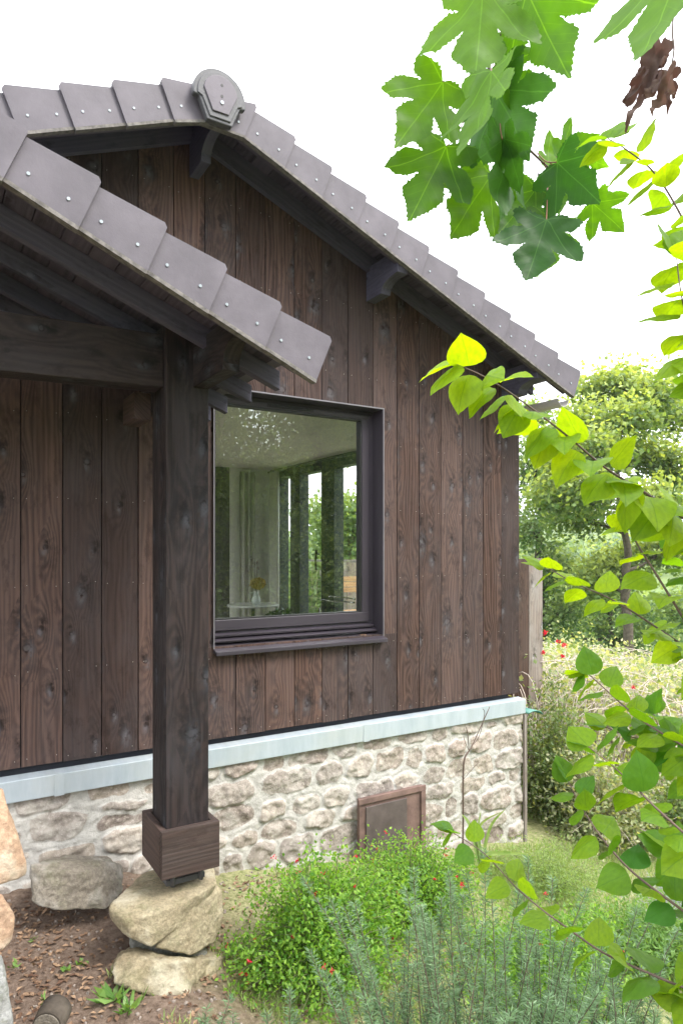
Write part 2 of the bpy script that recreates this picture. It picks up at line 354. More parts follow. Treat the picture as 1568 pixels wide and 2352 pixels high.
def groundmat():
    t = NT('garden ground'); p = t.node('ShaderNodeNewGeometry', 'Position'); x, y, z = t.sep(p)
    n = t.noise(p, 3., 6., .65); n2 = t.noise(p, 30., 6., .75); n3 = t.noise(p, 110., 4., .8); nf = t.noise(p, .06, 4.)
    soil = t.mix(t.ramp(n2, [(.35, 0.), (.65, 1.)]), (.11, .075, .056), (.27, .20, .155))
    soil = t.mix(t.ramp(n3, [(.55, 0.), (.68, .7)]), soil, (.30, .24, .19))
    dry = t.mix(t.ramp(n2, [(.35, 0.), (.65, 1.)]), (.17, .21, .07), (.46, .44, .24))
    f = t.node('ShaderNodeMapRange', 0, None, _0=t.math('ADD', x, t.math('MULTIPLY', n, 1.2)), _1=1.6, _2=2.4)
    near = t.mix(f, soil, dry)
    field = t.mix(t.ramp(nf, [(.4, 0.), (.6, 1.)]), (.09, .15, .035), (.15, .2, .06))
    r = t.math('SQRT', t.math('ADD', t.math('MULTIPLY', x, x), t.math('MULTIPLY', y, y)))
    g = t.node('ShaderNodeMapRange', 0, None, _0=r, _1=7., _2=14.)
    return t.done(t.bsdf(Base__Color=t.mix(g, near, field), Roughness=.95, Normal=t.bump(t.math('ADD', n2, n3), .8, .02), **{'Specular IOR Level': .1}))
M['ground'] = groundmat()
M['bark'] = plain('bark', (.085, .07, .055), .9, 0., .45, 12., .8, .2)
M['twig'] = plain('brown twig', (.10, .065, .05), .7, 0., .3, 30.)
M['redstem'] = plain('red petiole', (.22, .07, .05), .5, 0., .2, 30.)
M['palestem'] = plain('dry bramble stem', (.50, .43, .37), .8, 0., .3, 10.)
M['greenstem'] = plain('green stem', (.14, .17, .06), .7, 0., .3, 10.)
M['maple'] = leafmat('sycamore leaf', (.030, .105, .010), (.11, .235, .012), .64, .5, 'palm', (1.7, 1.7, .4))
M['mapledark'] = leafmat('shaded sycamore leaf', (.020, .075, .014), (.045, .125, .020), .50, .45, 'palm', (1.5, 1.6, .6), .3)  # darker copy of the sycamore leaf, shade put into its colour
M['mock'] = leafmat('mock orange leaf', (.05, .18, .03), (.27, .42, .012), .62, .5, 'ovate', (2.0, 1.6, .15), .3)
M['dead'] = leafmat('withered leaf', (.06, .035, .03), (.16, .10, .08), .3, .8, None, (1.3, 1, .9))
M['treeleaf'] = leafmat('tree foliage', (.09, .16, .05), (.36, .44, .16), .45, .6)  # paled leaf colour stands in for part of the haze on background trees
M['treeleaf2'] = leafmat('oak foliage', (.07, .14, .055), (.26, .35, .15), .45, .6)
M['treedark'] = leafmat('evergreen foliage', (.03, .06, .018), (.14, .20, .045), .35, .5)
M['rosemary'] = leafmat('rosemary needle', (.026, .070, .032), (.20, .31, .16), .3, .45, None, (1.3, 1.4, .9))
M['salvia'] = leafmat('sage leaf', (.07, .20, .02), (.28, .46, .07), .5, .5, None, (1.6, 1.5, .4))
M['roseleaf'] = leafmat('rose leaf', (.07, .13, .04), (.22, .28, .10), .4, .5)
M['brleaf'] = leafmat('bramble leaf', (.13, .20, .07), (.44, .45, .30), .4, .7)
M['lav'] = leafmat('lavender leaf', (.26, .30, .28), (.44, .48, .48), .2, .8, None, (1.1, 1.1, 1.))
M['grass'] = leafmat('grass blade', (.14, .27, .05), (.42, .47, .20), .35, .7, None, (1.3, 1.3, .6))
M['iris'] = leafmat('strap leaf', (.16, .26, .07), (.28, .38, .14), .45, .5)
M['weed'] = leafmat('weed leaf', (.09, .2, .04), (.2, .33, .09), .4, .5)
M['litter'] = leafmat('fallen leaves', (.10, .05, .03), (.36, .24, .15), .15, .8, None, (1.2, 1., .7))
M['red'] = leafmat('red petal', (.45, .01, .03), (.75, .04, .08), .4, .5, None, (1.4, .8, .8))
M['yellowdry'] = leafmat('dry hydrangea petal', (.35, .26, .10), (.55, .45, .2), .3, .8)
M['darkleaf'] = leafmat('houseplant leaf', (.01, .035, .012), (.03, .08, .025), .2, .3)
M['rust'] = plain('rust brown hatch', (.16, .10, .085), .7, .1, .45, 9., .3)
M['hatchdark'] = plain('charcoal brown hatch', (.09, .07, .065), .6, .1, .4, 6., .2)
M['pebble'] = plain('pebble', (.24, .20, .17), .9, 0., .4, 30., .5)
M['green'] = plain('faded green plastic', (.06, .20, .16), .5, 0., .3, 8.)
M['gutter'] = plain('pale gutter', (.45, .43, .42), .5, 0., .1, 8.)
M['wire'] = plain('rusty wire', (.25, .17, .13), .7, .3, .2)

# ------------------------------------------------------------------ terrain
def gz(x, y):
    x = np.asarray(x, float); y = np.asarray(y, float)
    z = -1.80-.13*np.clip(4-y, 0, 2.6)-.30*np.clip(x-.85, 0, .5)-.145*np.clip(x-1.35, 0, 2.85)-.10*np.clip(x-4.2, 0, 12)-.02*np.clip(y-5, 0, 20)
    r = np.hypot(x, y)
    z = z-np.clip((r-18)/40, 0, 1)**1.2*5*(x > 0)*np.clip(x/20, 0, 1)
    az = np.arctan2(x, y)
    far = np.clip((r-90)/100, 0, 1)*8.3+np.clip((r-230)/170, 0, 1)*(9+6*np.sin(az*9+1)+3*np.sin(az*23))
    z = z+far
    p = np.stack([x, y, 0*x], 1)
    amp = np.clip(r, .5, 30)*.01
    z = z+.05*fbm(p*1.3, 3)*(r < 40)+amp*.25*fbm(p*6, 3)*(r < 9)+.5*perlin(p*.07)*np.clip((r-10)/20, 0, 1)
    return z
def gz1(x, y): return float(gz(np.array([x]), np.array([y]))[0])
nr, na = 330, 420
rr = np.concatenate([[0], .3*(900/.3)**(np.arange(nr)/(nr-1))]); aa = np.linspace(0, 2*np.pi, na, endpoint=False)
Rg, Ag = np.meshgrid(rr, aa, indexing='ij'); gx = (Rg*np.sin(Ag)).ravel(); gy = (Rg*np.cos(Ag)).ravel()
gv = np.stack([gx, gy, gz(gx, gy)], 1)
ii, jj = np.meshgrid(np.arange(nr), np.arange(na), indexing='ij'); j2 = (jj+1) % na
gf = np.stack([ii*na+jj, (ii+1)*na+jj, (ii+1)*na+j2, ii*na+j2], -1).reshape(-1, 4)
tag(npmesh('ground', gv, gf[:, ::-1], None, M['ground'], smooth=True), kind='structure')

def hit(u, v):
    d = ray(u, v); t = 1.5
    while t < 12 and (d*t).z > gz1((d*t).x, (d*t).y): t += .01
    return t
# ------------------------------------------------------------------ the house
house = thing('timber_house', 'dark brown board-clad gabled house on a low rubble stone base, with mauve verge tiles', 'house', (1.42, 6.2, -2.4))
WX0, WX1, WZ0, WZ1 = 1.542, 2.811, -.591, 1.018
RIDGE, SL = 1.42, .41
def roofz(x, base=2.425): return base-SL*abs(x-RIDGE)                 # lower edge of the verge tiles, plane y=3.6
# cladding boards
seams = [-1.40, -1.20, -.99, -.79, -.58, -.375, -.17, .04, .25, .46, .671, .877, 1.083, 1.293, 1.488, 1.690, 1.895, 2.106, 2.318, 2.523, 2.733, 2.942, 3.145, 3.357, 3.571, 3.784, 3.982, 4.184]
b = MB(); nails = MB()
def topz(x): return 2.62-SL*abs(x-RIDGE)
for i in range(len(seams)-1):
    x0, x1 = seams[i]+.003, seams[i+1]-.003; yf = 4.0+random.uniform(-.002, .002); zb = -1.156+random.uniform(-.003, .003)
    spans = [(zb, None)]
    if x1 > WX0 and x0 < WX1: spans = [(zb, WZ0), (WZ1, None)]
    sd0 = random.random()*50
    for k, (za, zt) in enumerate(spans):
        a, c = x0, x1
        parts_ = [(a, c)]
        if k == 0 and len(spans) == 2: pass
        def pl(xa, xb, za, zt):
            b.hexa([(xa, yf, za), (xb, yf, za), (xb, yf+.026, za), (xa, yf+.026, za), (xa, yf, zt if zt is not None else topz(xa)), (xb, yf, zt if zt is not None else topz(xb)),
                    (xb, yf+.026, zt if zt is not None else topz(xb)), (xa, yf+.026, zt if zt is not None else topz(xa))], (0, 0, 1), 0, sd0+k*3)
        pl(a, c, za, zt)
    if len(spans) == 2:                                                 # strips left and right of the opening
        for xa, xb in ((x0, WX0), (WX1, x1)):
            if xb-xa > .01 and xb-xa < .25: pl(xa, xb, WZ0+.0005, WZ1-.0005)
    z = -1.12
    while z < topz((x0+x1)/2)-.12:
        if not (x1 > WX0-.03 and x0 < WX1+.03 and WZ0-.03 < z < WZ1+.05):
            for xx in (x0+.028, x1-.028):
                zz = z+random.uniform(-.012, .012)
                b.disc((xx+random.uniform(-.004, .004), yf-.0015, zz), (0, 1, 0), .0022, .002, 6, 1)
        z += .47
clad = b.build('cladding', [M['clad'], M['nail']], house)
# east flank boards and core wall
b = MB(); y = 4.03
while y < 8.5:
    y1 = min(y+.205, 8.52)
    zt = 1.22
    if 5.55 < y < 8.0: b.box(4.13, 4.156, y, y1-.006, 1.0, zt)
    else: b.box(4.13, 4.156, y, y1-.006, -1.17, zt)
    y = y1
b.build('side_cladding', M['clad'], house)
b = MB()
b.box(-1.38, WX0-.012, 4.035, 4.30, -1.30, topz(-1.38)); b.box(WX1+.012, 4.09, 4.035, 4.30, -1.30, 1.33)
b.box(WX0-.011, WX1+.011, 4.036, 4.299, -1.30, WZ0-.02); b.box(WX0-.011, WX1+.011, 4.036, 4.299, WZ1+.02, 1.33)
b.prism([(-1.379, 4.037, 1.331), (4.08, 4.037, 1.331), (RIDGE, 4.037, 2.55)], (0, .2, 0))
b.build('wall_core', M['bluedark'], house)
# zinc plinth cap
b = MB(); b.prism([(-2.2, 3.95, -1.204), (-2.2, 4.034, -1.196), (-2.2, 4.034, -1.32), (-2.2, 3.952, -1.32)], (6.405, 0, 0), (1, 0, 0))
zf_ = b.build('plinth_flashing', M['zinc'], house, .004)
for xx in (-.9, .62, 2.62):
    b = MB(); b.box(xx, xx+.05, 3.9475, 3.952, -1.322, -1.2035, 'x'); b.build('lap_joint', M['zinc'], zf_)
# stone base -------------------------------------------------
def rubble():
    x0, x1, z0, z1 = -2.2, 4.19, -2.75, -1.31; st = .009
    nx = int((x1-x0)/st); nzz = int((z1-z0)/st)
    X, Z = np.meshgrid(np.linspace(x0, x1, nx), np.linspace(z0, z1, nzz), indexing='ij'); X = X.ravel(); Z = Z.ravel()
    P = np.stack([X, Z, 0*X], 1)
    wx = X+.05*fbm(P*6, 3); wz = Z+.036*fbm(P*6+9, 3)
    rg = np.random.default_rng(11); cells = []; z = z0-.1; row = 0
    while z < z1+.15:
        h = rg.uniform(.11, .19); x = x0-.2+rg.uniform(0, .2)
        while x < x1+.3:
            wdt = rg.uniform(.14, .40)
            if rg.random() < .07:
                cells.append((x+wdt/2, z+h*.28, wdt, h*.5, rg.random())); cells.append((x+wdt/2+.02, z+h*.78, wdt, h*.45, rg.random()))
            else: cells.append((x+wdt/2, z+h/2+rg.uniform(-.015, .015), wdt, h, rg.random()))
            x += wdt
        z += h
    best = np.full(len(X), -9.); sid = np.zeros(len(X)); second = np.full(len(X), -9.)
    for cx, cz, cw, ch, sd_ in cells:
        m = (abs(wx-cx) < cw*.75) & (abs(wz-cz) < ch*.95)
        if not m.any(): continue
        dx = np.abs(wx[m]-cx)/(cw/2); dz = np.abs(wz[m]-cz)/(ch/2)
        k = (dx**3.2+dz**3.2)**(1/3.2)                       # 1 at the edge of the block
        val = (1-k)*min(cw, ch)/2                    # metres inside the edge
        cur = best[m]; up = val > cur; ix = np.where(m)[0]
        best[ix[up]] = val[up]; sid[ix[up]] = sd_
    gap = .004+.016*fbm(P*5+31, 3)
    q = np.clip((best-gap)/.016, 0, 1); q = q*q*(3-2*q)
    rough = fbm(np.stack([X*13, Z*13, sid*30], 1), 4)
    tilt = (sid-.5)*.05
    y = 3.985-q*(.005+tilt*.5)-q*.024*rough-q*.010*np.abs(fbm(np.stack([X*30, Z*30, sid*9], 1), 3))-(1-q)*.006*fbm(P*25, 3)-.012*fbm(P*2.2, 2)
    edge = np.clip((best-gap+.012)/.012, 0, 1)*(1-q); y = y+edge*.004
    V = np.stack([X, y, Z], 1)
    ii, jj = np.meshgrid(np.arange(nx-1), np.arange(nzz-1), indexing='ij'); a = (ii*nzz+jj).ravel()
    F = np.stack([a, a+nzz, a+nzz+1, a+1], 1)
    o = npmesh('stone_base', V, F, house, M['wallstone'], {'mortar': 1-q, 'sid': sid}, True)
    # solid body and east return behind the face
    b2 = MB(); b2.box(-2.19, 4.165, 4.03, 4.5, -2.75, -1.325); b2.box(3.9, 4.166, 4.501, 8.4, -3.2, -1.326)
    bb = b2.build('stone_core', M['boulder2'], o)
rubble()
# window ------------------------------------------------------
b = MB()
th = .004
b.box(WX0, WX1, 3.985, 4.13, WZ1-.006, WZ1, 'x'); b.box(WX1-.006, WX1, 3.986, 4.13, WZ0, WZ1-.0061, 'z'); b.box(WX0, WX0+.006, 3.986, 4.13, WZ0, WZ1-.0061, 'z')
win = b.build('window_reveal', M['alu'], house)
tag(win, 'mauve brown metal window surround set into the boards')
b = MB()
b.box(WX0-.002, WX1+.006, 3.981, 3.985, WZ1-.004, WZ1+.004, 'x'); b.box(WX1-.001, WX1+.005, 3.9811, 3.985, WZ0-.01, WZ1-.0041); b.box(WX0-.005, WX0+.001, 3.9811, 3.985, WZ0-.01, WZ1-.0041)
b.build('bright_edge', M['alulip'], win)
b = MB()
def ring(b, x0, x1, z0, z1, wL, wR, wB, wT, y0, y1):
    b.box(x0, x1, y0, y1, z0, z0+wB, 'x'); b.box(x0, x1, y0, y1, z1-wT, z1, 'x'); b.box(x0, x0+wL, y0+.0005, y1, z0+wB, z1-wT); b.box(x1-wR, x1, y0+.0005, y1, z0+wB, z1-wT)
ring(b, WX0+.006, WX1-.006, -.535, WZ1-.007, .03, .045, .03, .03, 4.105, 4.19)
ring(b, WX0+.012, WX1-.052, -.503, WZ1-.037, .03, .058, .068, .030, 4.090, 4.16)
b.build('window_frame', M['alu'], house, .003)
b = MB(); ring(b, WX0+.042, WX1-.110, -.435, WZ1-.067, .010, .012, .008, .012, 4.096, 4.15)
b.build('glazing_gasket', M['gasket'], house)
b = MB(); b.box(WX0+.052, WX1-.122, 4.125, 4.127, -.427, WZ1-.079)
b.build('window_pane', M['glass'], house)
b = MB()
b.prism([(WX0, 3.945, -.615), (WX0, 4.10, -.578), (WX0, 4.10, -.60), (WX0, 3.955, -.637), (WX0, 3.945, -.640)], (WX1-WX0+.012, 0, 0), (1, 0, 0))
b.prism([(WX0+.004, 4.035, -.562), (WX0+.004, 4.11, -.540), (WX0+.004, 4.11, -.572), (WX0+.004, 4.04, -.572)], (WX1-WX0-.012, 0, 0), (1, 0, 0))
b.prism([(WX0+.004, 4.060, -.527), (WX0+.004, 4.10, -.518), (WX0+.004, 4.10, -.538), (WX0+.004, 4.064, -.540)], (WX1-WX0-.03, 0, 0), (1, 0, 0))
b.build('window_sill', M['alu'], house, .002)
b = MB(); b.box(1.95, 2.30, 4.0895, 4.095, .955, .978, 'x')
for k in range(18): b.box(1.96+k*.0185, 1.968+k*.0185, 4.086, 4.0895, .959, .974)
b.build('trickle_vent', M['gasket'], house)

# roof --------------------------------------------------------
def verge(mb, lips, screws, xs, z_at, y0, side, tlen_over=.035, step=.034, depth=.212):
    """tiles stepping down from the ridge; xs = x of lower ends (increasing distance), z_at(x) = lower edge line, side=+1 right slope, -1 left"""
    out = []
    for i, xe in enumerate(xs):
        xs0 = xs[i]-side*.253-side*tlen_over
        d = Vector((side*1., 0, -SL)).normalized(); n = Vector((side*SL, 0, 1)).normalized()
        lo = Vector((xe, 0, z_at(xe))); hi = Vector((xs0, 0, z_at(xs0)))
        # parallelogram face, proud at its lower end
        A = hi+n*(-.002); B = lo+n*(-.012); Ct = lo+n*(depth+.000); D_ = hi+n*(depth-step)
        B = B+d*.002; yo_hi, yo_lo = y0+.004, y0-.014; tk = .018
        def pt(v, y): return (v.x, y, v.z)
        Ce = Ct-d*.016; Cn = Ct-n*.014
        face = [(A, yo_hi), (B, yo_lo), (Cn, yo_lo), (Ce, yo_lo), (D_, yo_hi)]
        bidx = len(mb.V); seed = random.random()*50
        mb.V += [Vector(pt(v, y)) for v, y in face]+[Vector(pt(v, y+tk)) for v, y in face]
        ax = d
        fr = [bidx+k for k in range(5)]; bk = [bidx+5+k for k in range(5)]
        flip = side < 0
        mb.quad(fr if not flip else fr[::-1], ax, seed); mb.quad(bk[::-1] if not flip else bk, ax, seed)
        for k in range(5):
            q = [fr[k], bk[k], bk[(k+1) % 5], fr[(k+1) % 5]]
            if k == 0: lips.V_src = None
            mb.quad(q if not flip else q[::-1], ax, seed, 1 if k == 0 else 0)
        # top wing reaching back over the roof
        T = [D_, Ce]; Tn = [v-n*.018 for v in T]
        P = [pt(Tn[0], yo_hi+tk), pt(Tn[1], yo_lo+tk), pt(Tn[1], y0+.26), pt(Tn[0], y0+.26), pt(T[0], yo_hi+tk), pt(T[1], yo_lo+tk), pt(T[1], y0+.26), pt(T[0], y0+.26)]
        mb.hexa(P, d, 0, seed)
        # drip lip along the lower edge
        La, Lb = A+n*.012, B+n*.010; Ma, Mb_ = A-n*.004, B-n*.006
        P = [pt(Ma, yo_hi-.006), pt(Mb_, yo_lo-.006), pt(Mb_, yo_lo+.03), pt(Ma, yo_hi+.03), pt(La, yo_hi-.004), pt(Lb, yo_lo-.004), pt(Lb, yo_lo+.03), pt(La, yo_hi+.03)]
        lips.hexa(P, d, 0)
        for fr_ in (.32, .78):
            c = hi.lerp(lo, fr_)+n*(.070)
            mb.disc((c.x, yo_hi+(yo_lo-yo_hi)*fr_-.004, c.z), (0, 1, 0), .0064, .006, 10, 2)
t1, l1, s1 = MB(), MB(), MB()
rx = [1.570+.253*k for k in range(12)]
verge(t1, l1, s1, rx, lambda x: roofz(x), 3.60, 1)
lx = [1.10-.250*k for k in range(1, 11)]
lx = [1.13, .87, .62, .37, .12, -.13, -.38, -.63, -.88, -1.13, -1.38, -1.6]
lx = [1.165-.253*k for k in range(0, 11)]
verge(t1, l1, s1, lx, lambda x: roofz(x), 3.60, -1)
roof = MB()
for side in (1, -1):                                                    # roof covering: one stepped slab per course
    for k in range(12):
        xa = RIDGE+side*(.15+.253*(k-1)); xb = xa+side*.29
        if k == 0: xa = RIDGE
        za = roofz(xa)+.19; zb_ = roofz(xb)+.215
        P = [(xa, 3.63, za-.02), (xb, 3.63, zb_-.02), (xb, 8.9, zb_-.02), (xa, 8.9, za-.02), (xa, 3.63, za), (xb, 3.63, zb_), (xb, 8.9, zb_), (xa, 8.9, za)]
        if side < 0: P = [P[1], P[0], P[3], P[2], P[5], P[4], P[7], P[6]]
        roof.hexa(P, (1, 0, 0))
roof.prism([(1.42+.13*math.cos(a), 3.62, 2.606+.045*math.sin(a)) for a in np.linspace(0, math.pi, 14)], (0, 5.2, 0), (0, 1, 0))
ro = roof.build('roof', M['tile'], house)
vt = t1.build('verge_tiles', [M['tile'], M['lichen'], M['screw']], ro)
l1.build('tile_lip', M['lichen'], ro)
# ridge end cap
def ridgecap():
    Y0 = 3.535; cz = 2.492; R = .152; cx = 1.402
    def outline(k, low):                         # k scale inward offset
        pts = []
        r = R-k
        for a in np.linspace(math.radians(-8), math.radians(188), 26): pts.append((cx+r*math.cos(a), cz+r*math.sin(a)))
        zb = 2.352+low
        pts += [(cx-.118+k*.7, cz-.028), (cx-.072+k*.55, zb), (cx+.072-k*.55, zb), (cx+.118-k*.7, cz-.028)]
        return pts
    b = MB(); b.prism([(x, Y0, z) for x, z in outline(0, 0)], (0, .04, 0))
    o = b.build('ridge_end_cap', M['tiledark'], house, .006)
    b = MB(); b.prism([(x, Y0-.008, z) for x, z in outline(.022, .018)], (0, .012, 0)); b.build('cap_rim', M['tiledark'], o, .004)
    b = MB(); r = R-.055
    pts = [(cx+r*math.cos(a), cz+.012+r*math.sin(a)) for a in np.linspace(math.radians(5), math.radians(175), 16)]+[(cx-.046, 2.40), (cx+.046, 2.40)]
    b.prism([(x, Y0-.016, z) for x, z in pts], (0, .010, 0)); b.build('cap_panel', M['tile'], o, .003)
    b = MB()
    for z in (2.55, 2.49):
        b = MB(); b.disc((cx+.005, Y0-.0175, z), (0, 1, 0), .008, .004, 12); b.build('cap_hole_shade', M['gasket'], o)  # black discs painted as the dark inside the holes
    b = MB(); b.disc((cx+.005, Y0-.021, 2.455), (0, 1, 0), .010, .006, 12); b.build('cap_screw', M['screw'], o)
ridgecap()
# barge rafters, soffit, trim
def slab(mb, xa, xb, zf, h, y0, y1, seed=None, mi=0, ax=None):
    P = [(xa, y0, zf(xa)), (xb, y0, zf(xb)), (xb, y1, zf(xb)), (xa, y1, zf(xa)), (xa, y0, zf(xa)+h), (xb, y0, zf(xb)+h), (xb, y1, zf(xb)+h), (xa, y1, zf(xa)+h)]
    mb.hexa(P, ax or (xb-xa, 0, zf(xb)-zf(xa)), mi, seed)
for side in (1, -1):
    b = MB(); xe = RIDGE+side*2.88
    xa, xb = (RIDGE+.0005, xe) if side > 0 else (xe, RIDGE-.0005)
    slab(b, xa, xb, lambda x: roofz(x)-.006, .165, 3.625, 3.660)
    b.build('barge_rafter', M['sark'], house)
    b = MB(); slab(b, xa, xb, lambda x: roofz(x)+.052, .112, 3.955, 3.995)
    b.build('wall_trim', M['greytimber'], house)
b = MB()
for side in (1, -1):
    s0 = 0.
    while s0 < 2.87:
        s2 = min(s0+.118, 2.88)
        xa, xb = RIDGE+side*s0, RIDGE+side*(s2-.007)
        if side < 0: xa, xb = xb, xa
        slab(b, xa, xb, lambda x: roofz(x)+.165, .012, 3.666, 4.6, None, 0, (0, 1, 0)); s0 = s2
b.build('soffit', M['sark'], house)
# purlins with curved ends
def purlin(mb, x0, x1, zb, zt, y1, mat_seed=None, y_low=3.82, y_tip=3.63, ztip=None, zcut=None):
    ztip = ztip or zb+.085; pts = [(y1, zb), (y_low, zb)]; zr = zb+(ztip-zb)*.28
    for a in np.linspace(0, 1, 8)[:-1]:
        ang = a*math.pi/2; pts.append((y_low-.004-(y_low-.004-y_tip)*(1-math.cos(ang)), zr+(ztip-zr)*math.sin(ang)))
    pts += [(y_tip, ztip), (y_tip, zt), (y1, zt)]
    mb.prism([(x0, y, z) for y, z in pts][::-1], (x1-x0, 0, 0), (0, 1, 0))
for x0, x1, zb, ht in ((2.675, 2.755, 1.76, .24), (1.385, 1.47, 2.20, .20), (3.985, 4.085, 1.235, .22), (.10, .18, 1.76, .24)):
    b = MB(); cx = (x0+x1)/2
    if abs(cx-RIDGE) < .1: purlin(b, 1.390, 1.450, 2.268, 2.55, 4.3, y_low=3.80, y_tip=3.65, ztip=2.372)
    else: purlin(b, x0, x1, zb, roofz(cx)+.10, 4.3)
    b.build('purlin', M['greytimber'], house, .003)
# gutter at the east eave
b = MB(); gp = []
for k in range(9): a = math.pi*k/8; gp.append((4.36+.062*math.cos(a+math.pi), 1.215+.062*math.sin(a+math.pi)))
inn = [(4.36+(x-4.36)*.93, 1.215+(z-1.215)*.93) for x, z in gp][::-1]
b.prism([(x, 3.70, z) for x, z in gp+inn], (0, 5.1, 0), (0, 1, 0)); b.build('gutter', M['gutter'], house)

# interior ----------------------------------------------------
b = MB(); b.box(-1.3, 4.0, 4.301, 8.29, 1.09, 1.15, 'x'); b.build('room_ceiling', M['ceiling'], house)
b = MB(); b.box(-1.3, 4.0, 4.301, 8.29, -1.29, -1.25, 'x'); b.build('room_floor', M['floor'], house)
b = MB(); b.box(3.42, 4.0, 8.291, 8.5, -1.29, 1.15); b.build('room_white_wall', M['white'], house)
b = MB(); b.box(-1.3, 3.419, 8.292, 8.5, -1.29, 1.15); b.box(-1.36, -1.301, 4.3, 8.5, -1.29, -.9); b.box(-1.36, -1.301, 4.3, 8.5, .9, 1.15); b.box(-1.36, -1.301, 4.3, 4.6, -.899, .899); b.box(-1.36, -1.301, 8.2, 8.5, -.899, .899); b.build('room_dark_wall', M['inner'], house)  # wall coloured dim; unseen west opening added to brighten the room
b = MB()
ys = [4.31, 5.50, 5.62, 6.637, 6.928, 7.461, 7.713, 8.001, 8.29]
b.box(4.0, 4.128, 4.301, 8.5, .955, 1.2, 'y'); b.box(4.0, 4.128, 4.301, 8.5, -1.3, -1.20, 'y')
for a, c in ((4.301, 5.62), (6.637, 6.928), (7.461, 7.713), (8.001, 8.5)): b.box(4.001, 4.127, a, c, -1.1999, .9549)
b.build('terrace_door_frame', M['blackframe'], house)
b = MB()
for a, c in ((5.62, 6.637), (6.928, 7.461), (7.713, 8.001)): b.box(4.06, 4.064, a+.001, c-.001, -1.199, .954)
b.build('terrace_door_pane', M['glass2'], house)
b = MB(); b.tube([(3.955, 6.97, -.09), (3.955, 6.97, .0), (3.97, 6.97, .005)], .012, 8); b.tube([(3.955, 6.97, -.22), (3.95, 6.975, -.1), (3.955, 6.97, .02)], .013, 8); b.tube([(3.95, 6.97, -.03), (4.0, 6.97, -.03)], .01, 8)
b.build('door_handle', M['gasket'], house)
b = MB(); b.tube([(3.93, 4.4, 1.045), (3.93, 8.2, 1.045)], .014, 8); b.build('curtain_rail', M['blackframe'], house)
def curtain(x0, y0, x1, y1, z0, z1, folds, amp, name):
    n = folds*8; V = []; F = []
    dx, dy = x1-x0, y1-y0; L = math.hypot(dx, dy); nx_, ny_ = -dy/L, dx/L
    for k in range(n+1):
        f = k/n; o = amp*math.sin(f*folds*2*math.pi)+.3*amp*math.sin(f*folds*5.3)
        for z in (z0, z1): V.append((x0+dx*f+nx_*o, y0+dy*f+ny_*o, z))
    for k in range(n): F.append((2*k, 2*k+2, 2*k+3, 2*k+1))
    o = npmesh(name, V, F, house, M['curtain'], smooth=True); m = o.modifiers.new('s', 'SOLIDIFY'); m.thickness = .004
curtain(3.52, 8.2, 3.73, 8.18, -1.23, 1.04, 3, .03, 'curtain')
curtain(3.90, 7.84, 3.90, 8.10, -1.23, 1.03, 5, .025, 'curtain')

# ------------------------------------------------------------------ porch
porch = thing('timber_porch', 'open gabled porch with mauve verge tiles, exposed rafters and one thick dark post', 'porch', (1.1, 3.29, -1.56))
PS = .43
def pz(x): return 1.293-PS*(x-.255)                                     # lower edge of porch verge tiles at y=2.64
t2, l2, s2 = MB(), MB(), MB(); _SL = SL; SL = PS
px_ = [1.492-.249*k for k in range(0, 9)][::-1]
verge(t2, l2, s2, px_, pz, 2.64, 1, step=.030, depth=.213)
SL = _SL
RPX = px_[0]-.30
b = MB()
for k in range(9):
    xa = RPX+.2565*k; xb = xa+.29; za = pz(xa)+.19; zb_ = pz(xb)+.215
    b.hexa([(xa, 2.67, za-.02), (xb, 2.67, zb_-.02), (xb, 3.99, zb_-.02), (xa, 3.99, za-.02), (xa, 2.67, za), (xb, 2.67, zb_), (xb, 3.99, zb_), (xa, 3.99, za)], (1, 0, 0))
    xa2 = RPX-.2565*k; xb2 = xa2-.29
    b.hexa([(xb2, 2.67, zb_-.02), (xa2, 2.67, za-.02), (xa2, 3.99, za-.02), (xb2, 3.99, zb_-.02), (xb2, 2.67, zb_), (xa2, 2.67, za), (xa2, 3.99, za), (xb2, 3.99, zb_)], (1, 0, 0))
pr = b.build('roof', M['tile'], porch)
t2.build('verge_tiles', [M['tile'], M['lichen'], M['screw']], pr); l2.build('tile_lip', M['lichen'], pr)
b = MB(); slab(b, RPX, 1.41, lambda x: pz(x)-.004, .10, 2.665, 2.690); b.build('barge_board', M['sark'], porch)
b = MB(); s0 = RPX
while s0 < 1.43:
    e = min(s0+.108, 1.434)
    slab(b, s0, e-.005, lambda x: .884+.402*(1.5-x), .02, 2.691, 3.99, None, 0, (0, 1, 0)); s0 = e
b.build('roof_boards', M['sark'], porch)
b = MB(); s0 = RPX
while s0 > -2.4:
    e = s0-.108; slab(b, e+.005, s0, lambda x: .884+.402*(1.5-RPX)-.402*(RPX-x), .02, 2.691, 3.99, None, 0, (0, 1, 0)); s0 = e
b.build('roof_boards', M['sark'], porch)
for y in (3.0, 3.333, 3.666, 3.93):
    b = MB(); zf = lambda x: .792+.402*(1.5-x)
    slab(b, RPX+.001, 1.5, zf, .091, y, y+.047)
    slab(b, -2.3, RPX-.001, lambda x: zf(RPX)-.402*(RPX-x), .091, y, y+.047)
    b.build('rafter', M['greytimber'], porch, .003)
b = MB()                                                                # plate beam with a shaped end
purlin(b, 1.123, 1.203, .793, 1.0, 3.179, y_low=2.805, y_tip=2.69, ztip=.905)
b.build('plate_beam', M['beam'], porch, .004)
b = MB(); b.box(1.123, 1.203, 3.401, 3.99, .793, 1.0, 'y'); b.build('plate_beam', M['beam'], porch, .004)
